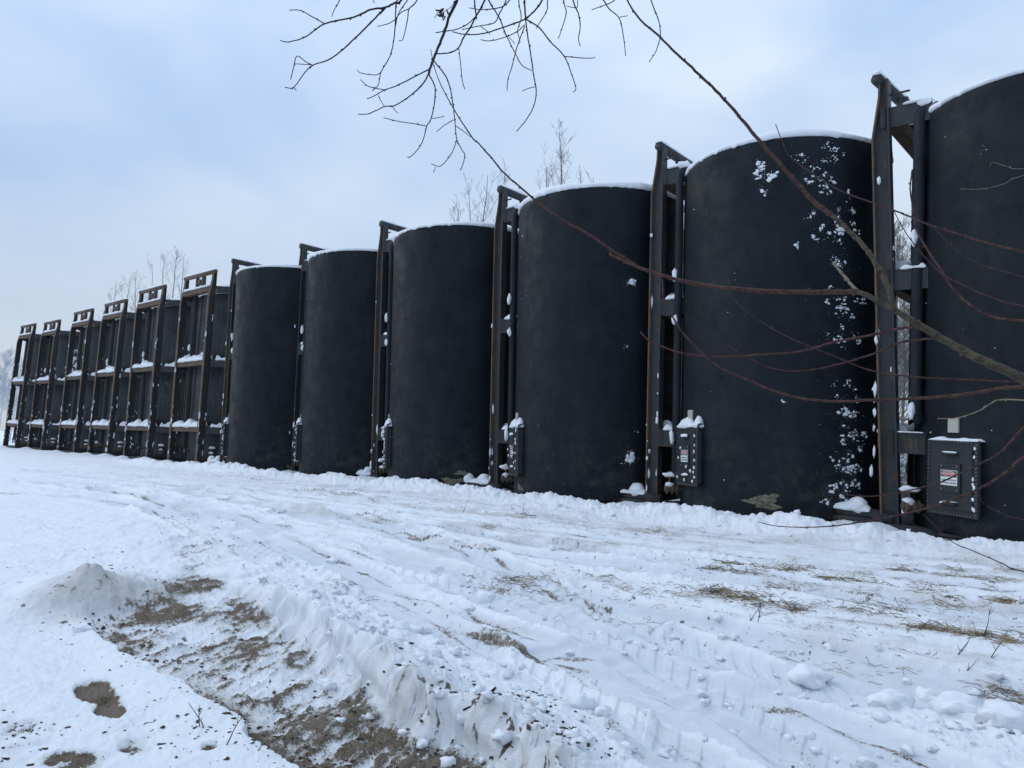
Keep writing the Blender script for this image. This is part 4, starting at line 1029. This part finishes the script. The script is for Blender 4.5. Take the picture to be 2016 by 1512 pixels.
cand = [(450,1330,110,50),(620,1400,120,40),(520,1450,120,40),(820,1470,90,30),(230,1225,50,8),(420,1330,120,50),(600,1420,150,50),(750,1470,150,40),(560,1480,100,30),(1080,1470,60,50),(1010,1400,60,18),(60,1450,60,25),(330,1290,60,25),(480,1240,120,20),(380,1060,60,40),(230,1130,50,22),(700,1500,160,30),(1100,1500,50,20),(800,1380,60,20),(1040,1380,30,10)]
P = scatter(1500, cand, 4); Z = ghs(P)[0]; b = MB()
for p, z in zip(P, Z):
    s = r_.choice((.002,.0025,.003,.004,.005,.006,.008,.011)); b.blob((p.x, p.y, z+s*.1), s*r_.uniform(.8,2.2), s, s*.5, r_.random()*40, 1, 1.3, Matrix.Rotation(r_.uniform(0,6),3,'Z'))
o = b.build('soil_clods', M_SOIL); tag(o, kind='stuff')
M_STRAW = mat('dry_straw', (.2, .15, .08), .8); g = G(M_STRAW); g.set(g.mix(g.ramp(g.noise(6, 3, .6, g.co()), (.35, 0.), (.65, 1.)), (.075, .052, .03), (.30, .225, .12)))
clumps = [(618,968,18,2.5,120),(690,973,30,2.5,160),(735,986,8,2,40),(1032,1020,12,3,130),(962,1042,12,5,90),(1000,1142,22,6,260),(1045,1132,16,5,120),(1085,1160,25,5,60),(1180,1140,35,8,60),(1240,1165,30,7,70),(1425,1113,20,3,260),(1480,1124,28,3,160),(1565,1122,30,3,200),(1650,1142,28,3,200),(1710,1142,25,4,90),(1775,1122,18,4,110),(1885,1132,18,7,110),(1960,1146,22,5,130),(1830,1155,45,7,170),(1420,1162,22,5,240),(1460,1175,24,5,240),(1540,1160,22,6,200),(1520,1192,26,5,160),(1568,1202,14,4,160),(1700,1190,50,10,160),(1760,1205,30,8,120),(1840,1242,26,4,320),(1920,1252,22,4,240),(1990,1262,22,6,220),(1870,1185,12,4,90),(1980,1185,16,4,140),(1570,1270,45,8,60),(1730,1300,60,10,60),(2000,1370,18,8,110),(1970,1352,20,8,60),(1350,1160,60,14,140),(1250,1215,80,12,60),(1650,1240,120,30,120),(1100,1030,120,8,90),(1300,1050,60,5,120),(780,1010,80,8,50),(660,1150,14,3,30),(420,960,60,6,40),(700,1180,8,3,14)]
P = []; K = []
for ci, (cx, cy, sx, sy, n) in enumerate(clumps):
    for k in range(int(n*.62)):
        P.append(on_ground(r_.gauss(cx, sx), max(925, r_.gauss(cy, sy))).xy); K.append(ci)
Z = ghs(P)[0]; b = MB()
for p, z in zip(P, Z):
    az = r_.gauss(2.3, .9) if r_.random() < .7 else r_.uniform(0, 6.28); L_ = r_.uniform(.03, .16)*r_.choice((.6,1,1.2)); w = r_.uniform(.0009, .0021)*(1 if p.length < 7 else 1.4); up = abs(r_.gauss(0, .25)); q = []
    x, y, zz = p.x, p.y, z+.002
    for j in range(4):
        q.append((x, y, zz)); az += r_.gauss(0, .35); x += math.cos(az)*L_/3; y += math.sin(az)*L_/3; zz += (up*L_/3 if j < 2 else -up*L_/3)
    b.tube(q, w, 3, False)
o = b.build('loose_straw', M_STRAW); tag(o, kind='stuff')
def twig(px, py, h, lean, label, seed, M=None, forks=3):
    p = on_ground(px, py); z = gh(p.x, p.y); r_ = random.Random(seed)
    b = MB(); q = [Vector((0,0,-.03))]; d = Vector((lean[0], lean[1], 1)).normalized()
    for j in range(6): d = (d+Vector((r_.gauss(0,.12), r_.gauss(0,.12), 0))).normalized(); q.append(q[-1]+d*h/5)
    b.tube(q, [.0035,.0032,.003,.0026,.0022,.0018,.0012], 6)
    for k in range(forks):
        i = r_.randint(1, 5); e_ = (d+Vector((r_.uniform(-1,1), r_.uniform(-1,1), r_.uniform(-.2,.8)))).normalized(); b.tube([q[i], q[i]+e_*h*.18, q[i]+e_*h*.3+Vector((0,0,h*.06))], [.0022,.0016,.0010], 5)
    o = b.build('dry_stalk', M or M_TAN, smooth=True, loc=(p.x, p.y, z)); tag(o, label, 'dry stalk', 'stalks poking out of the snow')
for k, a in enumerate([(402,1452,.17,(0,0),'upright dry stalk on the snow left of the dirt, the taller of the pair',0),(393,1448,.11,(.1,.0),'short dry stalk beside the taller upright one at lower left',1),(438,1490,.17,(.45,.25),'leaning dry stalk on the snow lip at the bottom left',2),(500,1508,.09,(0,.1),'short stalk at the bottom edge beside the dirt',0),
    (1475,1228,.16,(.4,.1),'forked dark twig standing in the snow at right, left one of two',4),(1490,1232,.17,(.3,.3),'forked dark twig standing in the snow at right, right one of two',4),(1935,1258,.20,(.35,.2),'tall thin forked twig over the straw at the far right',4),(1880,1290,.16,(.8,.2),'low spreading twig on the packed snow at the far right',4),(1945,1298,.16,(.6,.1),'bent twig close to the right edge on packed snow',3),(1885,1320,.14,(.9,.3),'flat forked twig below the other twigs at the right',4),(1510,1183,.12,(.4,.2),'short slanting twig in the straw at right',1),(1030,1012,.16,(.1,0),'dark twig tuft sticking up from the straw before the third tank',3),(910,1012,.22,(.7,.1),'thin slanting stalk on the snow before the fourth tank',1)]):
    twig(*a[:5], seed=k+5, M=M_DTWIG if k > 3 else M_TAN, forks=a[5])
for k, (px, py, s, lb) in enumerate([(958,1378,.055,'dark stick end jutting out of the ridge top'),(928,1382,.04,'thin dark stick lying across the ridge top'),(1020,1395,.035,'dark bark chip behind the end of the ridge'),(1060,1425,.05,'dark stick lying on the right flank of the ridge end')]):
    p = on_ground(px, py, .2); z = gh(p.x, p.y); b = MB(); r_ = random.Random(k)
    b.tube(catmull([(-s,0,-.01),(-s*.2,.004,.006),(s*.4,0,.012),(s*.8,.008,.03 if k == 0 else .006)], 4), [s*.12,s*.13,s*.13,s*.12,s*.13,s*.14,s*.14,s*.15,s*.15,s*.14,s*.13,s*.12,s*.1], 7)
    o = b.build('broken_stick', M_DTWIG, loc=(p.x, p.y, z+.006)); o.rotation_euler = (0, 0, [.9, .6, 1.2, -.4][k]); tag(o, lb, 'stick', 'sticks on the plough ridge')
